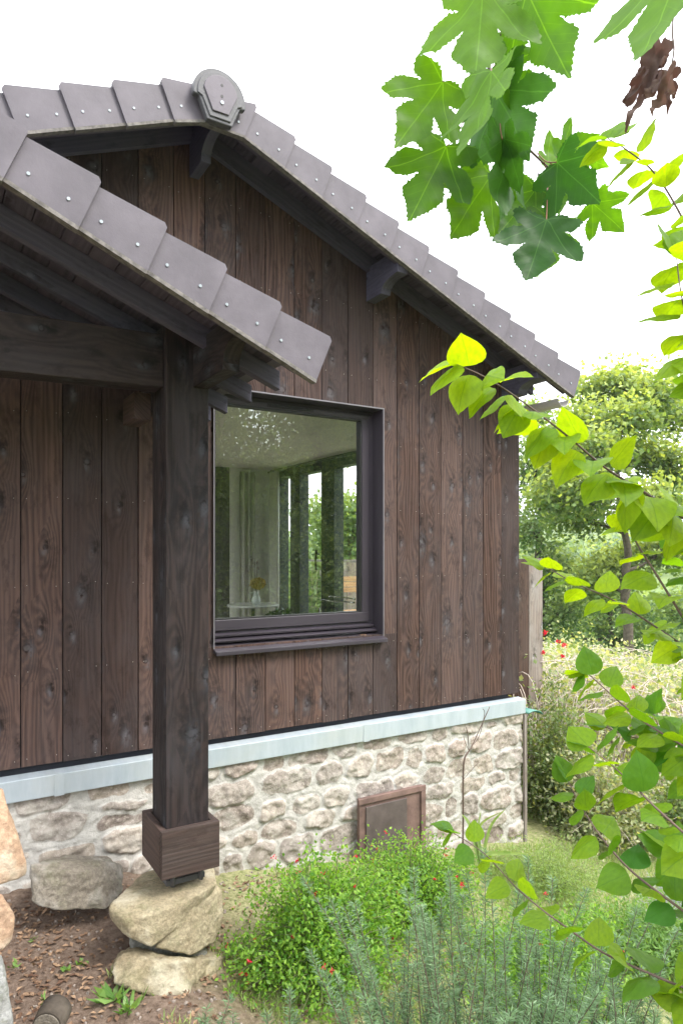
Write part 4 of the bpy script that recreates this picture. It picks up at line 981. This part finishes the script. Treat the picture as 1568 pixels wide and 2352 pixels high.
# ------------------------------------------------------------------ mock orange shrub
rg = np.random.default_rng(77)
mo = thing('mock_orange_shrub', 'lime green shrub whose arching leafy branches reach in from the right', 'shrub', (2.3, .35, gz1(2.3, .35)))
def mock_branch(pix, depth, node, L0, L1, stem_r=.0028, start=0., droop=.8, lv=(.3, 1.), end_taper=.6, out=.75):
    n = len(pix); P = [at(u, v, depth[0]+(depth[1]-depth[0])*i/(n-1)) for i, (u, v) in enumerate(pix)]
    pp = bez(P, 8); b = MB(); m = len(pp); b.tube(pp, [stem_r*(1-.7*i/m) for i in range(m)], 6); br = b.build('branch', M['twig'], mo)
    cum = [0]
    for i in range(1, m): cum.append(cum[-1]+(pp[i]-pp[i-1]).length)
    s = start; k = 0; ll = []
    while s < cum[-1]:
        i = max(1, next(i for i in range(m) if cum[i] >= s)); f = (s-cum[i-1])/(cum[i]-cum[i-1]+1e-9); p = pp[i-1].lerp(pp[i], f); d = (pp[i]-pp[i-1]).normalized()
        view = p.normalized(); a = d.cross(view).normalized(); c = d.cross(a).normalized(); ph = (k % 2)*math.pi/2+rg.normal()*.25+.4
        fr = s/cum[-1]; L = (L0+(L1-L0)*fr)*rg.uniform(.78, 1.08)
        for sg in (1, -1):
            sv = (a*math.cos(ph)+c*math.sin(ph))*sg
            dr = (sv*out+d*.45+Vector((0, 0, -droop*rg.uniform(.5, 1.2)))+Vector(rg.normal(size=3)*.12)).normalized()
            base = p+dr*.008; tip = base+dr*L
            up = Vector((0, 0, 1))+Vector(rg.normal(size=3)*.35)-view*.35; side = dr.cross(up)
            V, F, lu = place_leaf('ovate', base, tip, side, rg, rg.uniform(1.0, 1.35), .3, .2, .07)
            ll.append((V, F, lu, rg.uniform(*lv)))
        s += node*rg.uniform(.72, 1.02); k += 1
    # terminal leaf pair
    for sg in (1, -1):
        d = (pp[-1]-pp[-2]).normalized(); dr = (d+Vector(rg.normal(size=3)*.35)+Vector((0, 0, -.3))).normalized(); up = Vector((0, 0, 1))+Vector(rg.normal(size=3)*.4); V, F, lu = place_leaf('ovate', pp[-1], pp[-1]+dr*L1*.95, dr.cross(up), rg, 1.35, .25, .2, .05)
        ll.append((V, F, lu, rg.uniform(*lv)))
    mk_leaves('leaves', ll, br, M['mock'])
mock_branch([(1680, 1260), (1568, 1190), (1470, 1125), (1390, 1075), (1300, 1000), (1210, 930), (1120, 870), (1050, 838)], (1.22, 1.06), .034, .082, .070, start=.05, droop=.9, lv=(.5, 1.))
mock_branch([(1700, 1640), (1568, 1420), (1500, 1310), (1455, 1235), (1436, 1165), (1430, 1120)], (1.2, 1.3), .05, .078, .06, droop=.5, lv=(.5, 1))
mock_branch([(1700, 1620), (1600, 1510), (1490, 1430), (1400, 1375), (1320, 1340), (1250, 1300)], (1.25, 1.35), .045, .07, .05, droop=.3, lv=(.5, 1))
mock_branch([(1720, 860), (1620, 620), (1568, 505), (1504, 400), (1439, 345), (1395, 318)], (1.2, 1.3), .036, .084, .066, droop=.4, lv=(.3, .8))
mock_branch([(1740, 1150), (1660, 950), (1600, 800), (1566, 690), (1552, 590)], (1.1, 1.15), .036, .085, .075, droop=.6, lv=(.3, .9))
mock_branch([(1760, 1800), (1600, 1730), (1487, 1664), (1429, 1619), (1367, 1563), (1345, 1545)], (1.2, 1.38), .034, .068, .055, droop=.25, lv=(.15, .9))
mock_branch([(1760, 2230), (1568, 2092), (1454, 2005), (1392, 1938), (1347, 1874), (1304, 1795)], (1.12, 1.28), .042, .068, .055, droop=.25, lv=(0, .7))
mock_branch([(1760, 2100), (1620, 1960), (1510, 1860), (1450, 1800), (1395, 1750), (1350, 1715)], (1.05, 1.2), .038, .072, .060, droop=.25, lv=(.1, .8))
mock_branch([(1760, 1860), (1660, 1790), (1568, 1735), (1500, 1706), (1440, 1690), (1390, 1670)], (1.2, 1.35), .032, .068, .055, droop=.25, lv=(0, .7))
mock_branch([(1760, 2340), (1568, 2268), (1484, 2233), (1384, 2188), (1300, 2130), (1249, 2093), (1184, 2038), (1114, 1963), (1039, 1912)], (1.12, 1.3), .050, .082, .048, droop=.2, lv=(.1, .7))
mock_branch([(1760, 1500), (1660, 1420), (1600, 1340), (1560, 1260)], (1.2, 1.25), .034, .066, .056, droop=.3, lv=(.15, .9))
mock_branch([(1780, 2060), (1680, 1900), (1590, 1800), (1540, 1740), (1500, 1640)], (1.3, 1.4), .034, .072, .060, droop=.25, lv=(.1, .6))
mock_branch([(1780, 2500), (1680, 2400), (1620, 2330), (1560, 2290)], (1.1, 1.15), .06, .066, .056, droop=.3, lv=(.2, .7))
mock_branch([(1780, 2180), (1660, 2060), (1590, 1990), (1540, 1950)], (1.15, 1.2), .038, .072, .060, droop=.3, lv=(0, .7))
for k, (u, v, t) in enumerate([(1780, 1800, 1.25), (1780, 2200, 1.2), (1780, 1300, 1.2)]):
    b = MB(); p1 = at(u, v, t); b.tube(bez([Vector((2.3+.05*k, .35, gz1(2.3, .35)-.03)), Vector((2.25, .3, -1.3)), p1], 8), [.008]*16+[.004], 7); b.build('stem', M['twig'], mo)

# ------------------------------------------------------------------ rosemary
def rosemary(label, cx, cy, rx_, ry_, ns, h0, h1, seed, lean=.25):
    rg = np.random.default_rng(seed); z0 = gz1(cx, cy); t = thing('rosemary_bush', label, 'bush', (cx, cy, z0)); st = MB(); C_, D_, L_ = [], [], []
    for k in range(ns):
        a = rg.uniform(0, 6.28); q = rg.random()**.5; bx, by = cx+rx_*q*math.cos(a)*.75, cy+ry_*q*math.sin(a)*.75; h = rg.uniform(h0, h1)*(1.05-.25*q)
        ln = np.array([math.cos(a)*q*lean+rg.normal()*.13, math.sin(a)*q*lean+rg.normal()*.13, 1.]); b0 = Vector((bx, by, gz1(bx, by)-.01))
        mid = b0+Vector(ln)*h*.5+Vector(rg.normal(size=3)*.035); top = b0+Vector(ln*[1.15, 1.15, 1])*h
        pp = bez([b0, mid, top], 7); m = len(pp); st.tube(pp, [.0034*(1-.75*i/m) for i in range(m)], 5, cap=False)
        cnt = int(h*560); f = rg.random(cnt)**.8*.98+.02; f = np.clip(f, .12, 1)
        idx = np.clip((f*(m-1)).astype(int), 0, m-2); fr = f*(m-1)-idx; pa = np.array([p[:] for p in pp]); pts = pa[idx]*(1-fr)[:, None]+pa[idx+1]*fr[:, None]; tang = pa[idx+1]-pa[idx]; tang /= np.linalg.norm(tang, axis=1)[:, None]
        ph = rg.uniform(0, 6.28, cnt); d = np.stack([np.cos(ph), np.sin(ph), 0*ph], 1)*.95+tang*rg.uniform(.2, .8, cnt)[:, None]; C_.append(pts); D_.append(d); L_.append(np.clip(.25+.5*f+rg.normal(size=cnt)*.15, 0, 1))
    st.build('stems', M['twig'], t)
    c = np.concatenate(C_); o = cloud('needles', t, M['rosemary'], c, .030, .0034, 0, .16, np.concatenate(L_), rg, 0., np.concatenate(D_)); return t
rosemary('tall blue-green rosemary bush with upright stems in the centre foreground', 1.62, 1.70, .52, .30, 200, .58, 1.20, 41)
rosemary('dense dark rosemary bush at the bottom right foreground', 2.02, 1.42, .36, .28, 150, .55, 1.0, 42)
rosemary('low feathery rosemary at the bottom, left of the tall rosemary', 1.10, 1.90, .28, .24, 52, .34, .66, 43)
rosemary('single young rosemary sprig in front of the footing stones', .93, 2.35, .05, .04, 4, .26, .42, 44, .1)
rosemary('thin rosemary sprig at the bottom left beside the cut log', .36, 2.32, .03, .03, 3, .20, .34, 45, .1)

# ------------------------------------------------------------------ sage with red flowers
def bush(name, label, c, r, n, leaf, mat, stem_mat, seed, flowers=0, fcol='red', cat='bush', ns=60, pts=None, aspect=.6, fsize=.012, base_z=None, shell=.6):
    rg = np.random.default_rng(seed); z0 = gz1(c[0], c[1]) if base_z is None else base_z; t = thing(name, label, cat, (c[0], c[1], z0)); st = MB(); tips = []
    for k in range(ns):
        d = rg.normal(size=3); d /= np.linalg.norm(d); d[2] = abs(d[2]); q = rg.uniform(shell, 1.)
        p = np.array(c)+d*np.array(r)*q; p[2] = z0+(p[2]-c[2])
        b0 = Vector((c[0]+d[0]*r[0]*.25*rg.random(), c[1]+d[1]*r[1]*.25*rg.random(), z0)); tp = Vector(p); md = b0.lerp(tp, .5)+Vector((0, 0, .12*r[2]))+Vector(rg.normal(size=3)*.04*r[0])
        pp = bez([b0, md, tp], 6); tips.append(np.array([q_[:] for q_ in pp])); st.tube(pp, [.004*min(r[2]/.5, 1.1)*(1-.7*i/len(pp)) for i in range(len(pp))], 4, cap=False)
    st.build('stems', stem_mat, t)
    per = max(1, n//ns); cs = []
    for pth in tips:
        f = np.clip(rg.random(per)**.55, .1, 1)*(len(pth)-1); i = np.minimum(f.astype(int), len(pth)-2); fr = (f-i)[:, None]; cs.append(pth[i]*(1-fr)+pth[i+1]*fr+rg.normal(size=(per, 3))*np.array([1, 1, .7])*leaf*2.0)
    cs = np.concatenate(cs); cs[:, 2] = np.maximum(cs[:, 2], gz(cs[:, 0], cs[:, 1])+.005)
    cloud('leaves', t, mat, cs, leaf, leaf*aspect, 1., .8, None, rg)
    if flowers:
        fc = []
        for k in range(flowers):
            p = tips[rg.integers(len(tips))][-1]+rg.normal(size=3)*leaf*1.2+np.array([0, 0, leaf]); fc.append(p+rg.normal(size=(9, 3))*fsize*.35)
        cloud('blossoms', t, M[fcol], np.concatenate(fc), fsize, fsize*.8, .3, 1., None, rg)
    return t
bush('sage_bush', 'bright green sage bush with small red flowers beside the footing stones', (1.74, 3.0, -1.97), (.56, .42, .66), 15000, .026, M['salvia'], M['greenstem'], 81, 26, ns=230)
bush('sage_bush', 'pale green sage bush with red flowers in front of the brown hatch', (2.5, 3.3, -2.15), (.6, .40, .50), 13000, .024, M['salvia'], M['greenstem'], 82, 34, ns=230)
bush('wormwood_clump', 'low yellow green feathery clump at the foot of the wall corner', (3.75, 3.35, -2.4), (.6, .5, .26), 9000, .032, M['iris'], M['greenstem'], 83, 0, ns=120, aspect=.2, cat='plant')
bush('fern_clump', 'fresh light green leafy clump between the wormwood and the lavender', (3.75, 2.55, -2.4), (.5, .45, .34), 7000, .04, M['weed'], M['greenstem'], 88, 0, ns=120, aspect=.3, cat='plant')
bush('ground_cover', 'pale yellow green low plant behind the tall rosemary', (2.9, 2.6, -2.4), (.8, .5, .30), 14000, .03, M['salvia'], M['greenstem'], 89, 8, ns=140, aspect=.4, cat='plant')
bush('lavender_bush', 'silver grey lavender mound on the ground behind the right branches', (4.55, 2.65, -2.4), (.55, .5, .32), 9000, .05, M['lav'], M['palestem'], 84, 0, ns=160, aspect=.09)
bush('lavender_bush', 'smaller silver lavender mound farther right', (4.1, 1.9, -2.4), (.4, .4, .28), 5000, .05, M['lav'], M['palestem'], 85, 0, ns=100, aspect=.09)
bush('rose_bush', 'rose bush with small red blooms at the right corner of the house', (4.95, 4.35, -2.5), (.55, .45, 1.45), 8500, .038, M['roseleaf'], M['greenstem'], 86, 0, ns=80, shell=.4)
rose = bpy.data.objects['rose_bush']; fl = []
rg = np.random.default_rng(9)
for x, y, s in ((435, 40, 1.2), (550, 115, 1.4), (600, 140, 1.4), (580, 232, .8), (1155, 485, 1.), (420, 200, .7)):
    c = at(1129+.28*x, 1442.5+.28*y, 5.9 if x < 700 else 6.6); b_ = rg.normal(size=(26, 3)); b_ /= np.linalg.norm(b_, axis=1)[:, None]; fl.append(np.array(c)+b_*.014*s)
cloud('blossoms', rose, M['red'], np.concatenate(fl), .018, .016, .2, .6, None, rg)
bush('dry_shrub', 'tangled half dry shrub crowding the right corner of the stone base', (5.0, 3.85, -2.5), (.55, .65, 1.05), 7000, .045, M['brleaf'], M['palestem'], 94, 0, ns=150, shell=.45)
bush('dry_shrub', 'second tangled shrub with pale canes, right of the first, in front of the rose', (5.75, 3.45, -2.6), (.6, .6, .95), 7000, .045, M['roseleaf'], M['palestem'], 95, 0, ns=140, shell=.45)
# bramble hedge: leaves and a tangle of dry arching canes
def bramble():
    rg = np.random.default_rng(91); t = thing('bramble_hedge', 'sprawling tangle of dry bramble canes and pale leaves beyond the house corner', 'hedge', (7.6, 5.2, gz1(7.6, 5.2))); st = MB(); cs = []
    for k in range(900):
        x = rg.uniform(4.9, 10.5); y = rg.uniform(.55*x+.2, .55*x+3.2) if x > 6 else rg.uniform(4.4, 6.2); z0 = gz1(x, y); L = rg.uniform(.7, 1.9); a = rg.uniform(0, 6.28) if x > 7 else rg.uniform(-.6, 1.8); top = rg.uniform(.6, 1.25)
        p0 = Vector((x, y, z0)); p1 = p0+Vector((math.cos(a)*L*.3, math.sin(a)*L*.3, top)); p2 = p0+Vector((math.cos(a)*L*.8, math.sin(a)*L*.8, top*.95)); p3 = p0+Vector((math.cos(a)*L*1.2, math.sin(a)*L*1.2, top*.4))
        pp = bez([p0, p1, p2, p3], 5); st.tube(pp, [.0062*(1-.6*i/len(pp)) for i in range(len(pp))], 4, cap=False)
        pa = np.array([q[:] for q in pp]); i = rg.integers(3, len(pa), 16); cs.append(pa[i]+rg.normal(size=(16, 3))*.10)
    st.build('canes', M['palestem'], t); c = np.concatenate(cs)
    c2 = c[rg.integers(0, len(c), 14000)]+rg.normal(size=(14000, 3))*np.array([.16, .16, .13]); c = np.concatenate([c, c2])
    cloud('leaves', t, M['brleaf'], c, .058, .042, .8, 1., None, rg)
bramble()
# bare sapling, strap-leaved plant
sp = thing('bare_sapling', 'thin bare dark sapling in front of the stone base near its right corner', 'sapling', aty(1062, 1960, 3.55))
b = MB(); q = lambda u, v: aty(u, v, 3.55)
b.tube(bez([q(1062, 1965), q(1063, 1890), q(1064, 1758), q(1076, 1725), q(1084, 1712), q(1124, 1623)], 6), [.007]*18+[.005]*6+[.0035]*6+[.002], 6)
b.tube(bez([q(1076, 1725), q(1074, 1690), q(1070, 1670)], 5), .003, 5); b.tube(bez([q(1084, 1712), q(1100, 1690), q(1112, 1640), q(1108, 1628)], 5), .0022, 5); b.tube(bez([q(1064, 1790), q(1085, 1765), q(1100, 1750)], 5), .0018, 5); b.tube(bez([q(1076, 1725), q(1066, 1700), q(1064, 1690)], 5), .002, 5)
b.build('stem', M['twig'], sp)
def strap(label, base, leaves, seed, wdt=.019):
    rg = np.random.default_rng(seed); t = thing('strap_leaf_plant', label, 'plant', base); V = []; F = []
    for pth in leaves:
        pp = bez(pth, 6); m = len(pp); o = len(V)
        sd_ = (pp[-1]-pp[0]).cross(Vector((.3, -1, .2))).normalized()
        for i, p in enumerate(pp):
            w_ = wdt*(1-(i/(m-1))**2.5)+.0005; V += [p-sd_*w_, p+Vector((0, .15*w_, -.3*w_)), p+sd_*w_]
        for i in range(m-1): F += [(o+3*i, o+3*i+1, o+3*i+4, o+3*i+3), (o+3*i+1, o+3*i+2, o+3*i+5, o+3*i+4)]
    npmesh('leaves', [tuple(v) for v in V], F, t, M['iris'], fattr={'lv': rg.random(len(F))}, smooth=True)
q = lambda u, v, y=3.2: aty(u, v, y)
strap('bright strap-leaved plant in front of the stone base beside the sapling', q(1105, 1985), [[q(1105, 1985), q(1100, 1900), q(1150, 1865)], [q(1105, 1985), q(1098, 1905), q(1104, 1862)], [q(1100, 1985), q(1080, 1900), q(1060, 1870)], [q(1105, 1985), q(1130, 1960), q(1210, 1962, 3.1)], [q(1105, 1985), q(1125, 1900), q(1160, 1858)], [q(1102, 1985), q(1088, 1920), q(1095, 1880)]], 5)

# ------------------------------------------------------------------ weeds, grass, litter
def weed(label, u, v, t, n, L, seed, asp=.45, name='weed'):
    rg = np.random.default_rng(seed); p = at(u, v, hit(u, v)); z = gz1(p.x, p.y); tt = thing(name, label, 'weed', (p.x, p.y, z)); a = rg.uniform(0, 6.28, n)
    d = np.stack([np.cos(a), np.sin(a), rg.uniform(.3, 1.1, n)], 1); c = np.tile(np.array([p.x, p.y, z+.004]), (n, 1))+rg.normal(size=(n, 3))*[.01, .01, .003]
    cloud('leaves', tt, M['weed'], c, L, L*asp, 1., .08, None, rg, -.12, d)
weed('rosette of narrow bright green leaves on the soil at the bottom left', 262, 2300, 2.62, 16, .10, 1, .25)
weed('second bright rosette right of the first, among dead leaves', 300, 2325, 2.6, 14, .09, 2, .22)
weed('round-leaved seedling on bare soil left of the footing stones', 150, 2232, 2.85, 5, .035, 3, .8)
weed('tiny clover patch left of the bottom footing stone', 185, 2215, 2.9, 9, .025, 4, .9)
weed('small seedling on bare soil between pillar and footing', 80, 2160, 3.0, 6, .025, 5, .5)
weed('small seedling near the foot of the left pillar', 35, 2225, 2.85, 6, .03, 6, .5)
bush('woolly_plant', 'low silver green woolly plant at the bottom left of the rosemary', (.98, 2.22, -1.9), (.24, .16, .09), 2200, .035, M['lav'], M['greenstem'], 93, 0, ns=50, aspect=.3, cat='plant')
weed('leafy seedling above the cut log', 105, 2300, 2.7, 6, .05, 7, .35)
weed('small weed at the left foot of the grey boulder', 45, 2005, 3.5, 7, .03, 8, .7)
rg = np.random.default_rng(15)
def scatter(n, region):
    x = rg.uniform(region[0], region[1], n); y = rg.uniform(region[2], region[3], n); return x, y, gz(x, y)
x, y, z = scatter(9500, (-.3, 2.6, 1.9, 3.9)); m = rg.random(len(x)) < np.clip(.45+fbm(np.stack([x*3, y*3, 0*x], 1), 2), .08, 1); x, y, z = x[m], y[m], z[m]
tag(cloud('leaf_litter', None, M['litter'], np.stack([x, y, z+.006], 1), .032, .020, 3., 1., None, rg, .12, np.stack([rg.normal(size=len(x)), rg.normal(size=len(x)), 0*x], 1)*3), 'scattered dry brown leaves and bark bits on the soil', 'leaf litter', None, 'stuff')
x, y, z = scatter(900, (-.3, 2.2, 2.0, 3.95)); V = []; F = []
bm = bmesh.new(); bmesh.ops.create_icosphere(bm, subdivisions=1, radius=1); iv = np.array([v.co[:] for v in bm.verts]); fi = np.array([[v.index for v in f.verts] for f in bm.faces]); bm.free()
for k in range(len(x)):
    r_ = rg.uniform(.003, .010); V.append(iv*r_*rg.uniform(.6, 1.3, 3)*(1+.2*rg.normal(size=(len(iv), 1)))+[x[k], y[k], z[k]+r_*.3]); F.append(fi+k*len(iv))
tag(npmesh('gravel', np.concatenate(V), np.concatenate(F), None, M['pebble'], smooth=False), 'small pale stones and crumbs scattered on the soil', 'gravel', None, 'stuff')
def grass(n, x, y, h, seed, mat, name, label):
    rg = np.random.default_rng(seed); z = gz(x, y); c = np.stack([x, y, z-.005], 1); d = rg.normal(size=(len(x), 3))*.45; d[:, 2] = 1
    L = h*rg.uniform(.5, 1.2, len(x)); V, F = rhombs(c, d, rg.normal(size=(len(x), 3)), L, .0045+L*.01, .08)
    tag(npmesh(name, V, F, None, mat, fattr={'lv': rg.random(len(x))}), label, 'grass', None, 'stuff')
n = 42000; x = rg.uniform(1.9, 6.8, n); y = rg.uniform(.2, 3.9, n); m = (fbm(np.stack([x*2, y*2, 0*x], 1), 2) > -.35); grass(n, x[m], y[m], .075, 3, M['grass'], 'grass', 'patchy dry grass on the slope at the right')
n = 16000; x = rg.uniform(.4, 2.2, n); y = rg.uniform(1.9, 3.3, n); m = (fbm(np.stack([x*4, y*4, 0*x+3], 1), 2)+.5*(x-1.3) > .05); grass(n, x[m], y[m], .055, 4, M['grass'], 'grass', 'sparse short grass between the footing stones and the rosemary')
n = 45000; r_ = rg.uniform(5, 16, n); a = rg.uniform(.6, 1.75, n); x = r_*np.sin(a); y = r_*np.cos(a); m = (x > 4.6); grass(n, x[m], y[m], .10, 5, M['grass'], 'grass', 'rough meadow grass beyond the house corner')

# ------------------------------------------------------------------ terrace, fence, furniture beyond
dk = thing('terrace_deck', 'weathered board deck along the east side of the house', 'deck', (5.2, 8, -2.6))
b = MB(); xx = 4.22
while xx < 5.5: b.box(xx, xx+.115, 5.02, 12.5, -1.29, -1.262, 'y'); xx += .121
b.build('boards', M['deck'], dk)
for xx in (4.35, 5.4):
    for y in (5.2, 8, 11):
        b = MB(); b.box(xx, xx+.09, y, y+.09, gz1(xx, y)-.1, -1.291); b.build('post', M['fence'], dk)
def fence(label, x0, x1, y, z0, z1, group, dark_until=None):
    t = thing('board_fence', label, 'fence', ((x0+x1)/2, y, z0), group); x = x1
    bd, bl = MB(), MB(); k = 0
    while x > x0+.02:
        w_ = .205 if k != 1 else .17; a = max(x-w_+.006, x0)
        (bd if (dark_until is not None and x < dark_until) else bl).box(a, x, y, y+.024, z0, z1+random.uniform(-.004, .004)); x -= w_; k += 1
    if bl.V: bl.build('boards', M['fence'], t)
    if bd.V: bd.build('boards', M['fencedark'], t)
    b = MB(); b.box(x0, x1, y+.026, y+.07, z1-.25, z1-.16, 'x'); b.build('rail', M['fence'], t)
fence('weathered board fence panel just past the right corner of the house', 4.2, 5.57, 5.0, -2.75, -.075, None, 5.39)
fence('pale board screen on the far end of the deck, seen through the room', 5.15, 5.80, 8.9, -1.26, -.12, None)
rl = thing('terrace_railing', 'thin wooden handrail with square wire mesh along the deck', 'railing', (5.45, 9, -1.26))
b = MB(); b.box(5.43, 5.49, 5.1, 12.6, -.16, -.13, 'y'); b.build('handrail', M['fence'], rl)
for y in (5.15, 7.2, 10.0, 12.5):
    b = MB(); b.box(5.44, 5.48, y, y+.04, -1.26, -.161); b.build('baluster', M['fence'], rl)
b = MB()
for k in range(50): b.tube([(5.46, 5.1+k*.15, -1.2), (5.46, 5.1+k*.15, -.161)], .0022, 4)
for k in range(7): b.tube([(5.46, 5.1, -.3-k*.15), (5.46, 12.5, -.3-k*.15)], .0022, 4)
b.build('wire_mesh', M['wire'], rl)
ch = thing('garden_chair', 'pale slatted wooden folding chair on the deck, seen through the room', 'chair', (4.95, 8.0, -1.26))
cx, cy, cz = 4.80, 7.98, -1.26
for k in range(3): b = MB(); b.box(cx, cx+.42, cy+.015*k, cy+.02+.015*k, cz+.70+k*.075, cz+.765+k*.075, 'x'); b.build('back_slat', M['lightwood'], ch)
b = MB()
for k in range(6): b.box(cx, cx+.42, cy-.40+k*.065, cy-.345+k*.065, cz+.44, cz+.46, 'x')
b.build('seat', M['lightwood'], ch)
for sx in (0, .395):
    b = MB(); b.hexa([(cx+sx, cy-.42, cz), (cx+sx+.025, cy-.42, cz), (cx+sx+.025, cy-.38, cz), (cx+sx, cy-.38, cz), (cx+sx, cy+.02, cz+.70), (cx+sx+.025, cy+.02, cz+.70), (cx+sx+.025, cy+.06, cz+.70), (cx+sx, cy+.06, cz+.70)]); b.build('leg', M['lightwood'], ch)
    b = MB(); b.hexa([(cx+sx, cy+.10, cz), (cx+sx+.025, cy+.10, cz), (cx+sx+.025, cy+.14, cz), (cx+sx, cy+.14, cz), (cx+sx, cy-.38, cz+.439), (cx+sx+.025, cy-.38, cz+.439), (cx+sx+.025, cy-.34, cz+.439), (cx+sx, cy-.34, cz+.439)]); b.build('leg', M['lightwood'], ch)
# inside
tb_ = thing('side_table', 'small round white marble side table inside the room', 'table', (2.70, 5.97, -1.25))
b = MB(); b.tube([(2.70, 5.97, -.52), (2.70, 5.97, -.50)], .245, 40); b.build('tabletop', M['marble'], tb_)
b = MB(); b.tube([(2.70, 5.97, -1.22), (2.70, 5.97, -.521)], .018, 12); b.tube([(2.70, 5.97, -1.249), (2.70, 5.97, -1.235)], .15, 24); b.build('leg', M['blackframe'], tb_)
vs = thing('vase', 'pale handled vase with dried flowers on the marble side table', 'vase', (2.72, 5.95, -.4995))
b = MB(); b.tube([(2.72, 5.95, -.4995+h) for h in (0, .02, .05, .08, .10, .125)], [.030, .042, .044, .030, .022, .027], 20); b.build('body', M['ceramic'], vs)
b = MB(); b.tube(bez([(2.685, 5.95, -.45), (2.655, 5.95, -.43), (2.655, 5.95, -.395), (2.698, 5.95, -.385)], 5), .006, 8); b.build('handle', M['ceramic'], vs)
rg = np.random.default_rng(2); d = rg.normal(size=(900, 3)); d /= np.linalg.norm(d, axis=1)[:, None]
cloud('dried_bloom', vs, M['yellowdry'], np.array([2.74, 5.95, -.305])+d*np.array([.075, .06, .055])*rg.uniform(.7, 1, (900, 1)), .018, .016, .2, .6, None, rg)
b = MB(); cs = []
for k in range(7):
    e = Vector((2.70+rg.normal()*.05, 5.95+rg.normal()*.03, -.15+rg.normal()*.04)); b.tube([(2.72, 5.95, -.37), e], .0018, 4); cs.append(np.array([e[:]]*14)+rg.normal(size=(14, 3))*[.006, .006, .012])
b.build('dried_stalks', M['twig'], vs)
for c_ in cs: cloud('dried_head', vs, M['dead'], c_, .012, .008, .2, 1., None, rg)
hp = thing('houseplant', 'dark glossy leafy plant in a pot below the marble table edge', 'plant', (2.72, 5.45, -1.25))
b = MB(); b.tube([(2.72, 5.45, -1.25), (2.72, 5.45, -.80)], [.10, .14], 20); b.build('pot', M['ceramic'], hp)
d = rg.normal(size=(420, 3)); d /= np.linalg.norm(d, axis=1)[:, None]; d[:, 2] *= .8
cloud('leaves', hp, M['darkleaf'], np.array([2.72, 5.45, -.62])+d*np.array([.16, .16, .13])*rg.uniform(.5, 1, (420, 1)), .06, .04, .8, .6, None, rg)
ac = thing('armchair', 'dark chair with thin chrome armrests inside the room at the right', 'chair', (3.0, 5.1, -1.25))
b = MB(); b.tube(bez([at(736, 1378, 6.1), at(760, 1380, 6.1), at(812, 1384, 5.7)], 4), .008, 6); b.build('armrest', M['chrome'], ac)
b = MB(); b.tube(bez([at(754, 1371, 6.5), at(775, 1371, 6.5), at(815, 1376, 6.1)], 4), .007, 6); b.build('armrest', M['chrome'], ac)
p = at(775, 1378, 6.0); b = MB(); b.box(p.x-.1, p.x+.35, p.y-.25, p.y+.2, -.83, -.78, 'x'); b.build('seat', M['blackframe'], ac)
for dx in (-.08, .32):
    for dy in (-.23, .18): b = MB(); b.tube([(p.x+dx, p.y+dy, -1.249), (p.x+dx, p.y+dy, -.50 if dx < 0 else -.831)], .010, 6); b.build('leg', M['chrome'], ac)
# dead leaf on the sill
c = aty(1282*0+825, 1447, 3.99); rg = np.random.default_rng(6)
c = Vector((2.66, 4.0, -.592))
tag(cloud('fallen_leaf', None, M['litter'], np.array([c[:]]*5)+rg.normal(size=(5, 3))*[.012, .006, .003], .03, .016, 1., .5, np.full(5, .5), rg, .2), 'small curled orange dead leaf on the window sill', 'leaf')
# timber batten and green sheet at the corner
b = MB(); b.box(4.197, 4.225, 3.955, 3.975, -2.42, -1.335); tag(b.build('wooden_batten', M['fence']), 'thin upright wooden batten at the right end of the stone base', 'batten')
V = []; F = []
for k in range(9):
    a = math.radians(20+k*14); V += [(4.47+.11*math.cos(a), 4.1, -1.42+.06*math.sin(a)), (4.47+.11*math.cos(a), 4.3, -1.42+.06*math.sin(a))]
for k in range(8): F.append((2*k, 2*k+1, 2*k+3, 2*k+2))
o = npmesh('plastic_cover', V, F, None, M['green'], smooth=True); m = o.modifiers.new('s', 'SOLIDIFY'); m.thickness = .006
tag(o, 'curved faded green plastic cover caught among the canes behind the stone corner', 'cover')

# ------------------------------------------------------------------ air
b = MB(); b.box(-930, 930, -930, 930, -16, 45)
vm_ = bpy.data.materials.new('haze'); vm_.use_nodes = True; vm_.node_tree.nodes.clear()
pv = vm_.node_tree.nodes.new('ShaderNodeVolumePrincipled'); pv.inputs['Density'].default_value = .0005; pv.inputs['Color'].default_value = (.93, .97, 1, 1)
ov = vm_.node_tree.nodes.new('ShaderNodeOutputMaterial'); vm_.node_tree.links.new(pv.outputs[0], ov.inputs['Volume'])
tag(b.build('haze', vm_), 'thin pale haze over the valley and the far woods', 'haze', None, 'stuff')

# ------------------------------------------------------------------ lift everything so the lowest garden level is near zero
for o in C.objects:
    if o.parent is None: o.location.z += 2.4
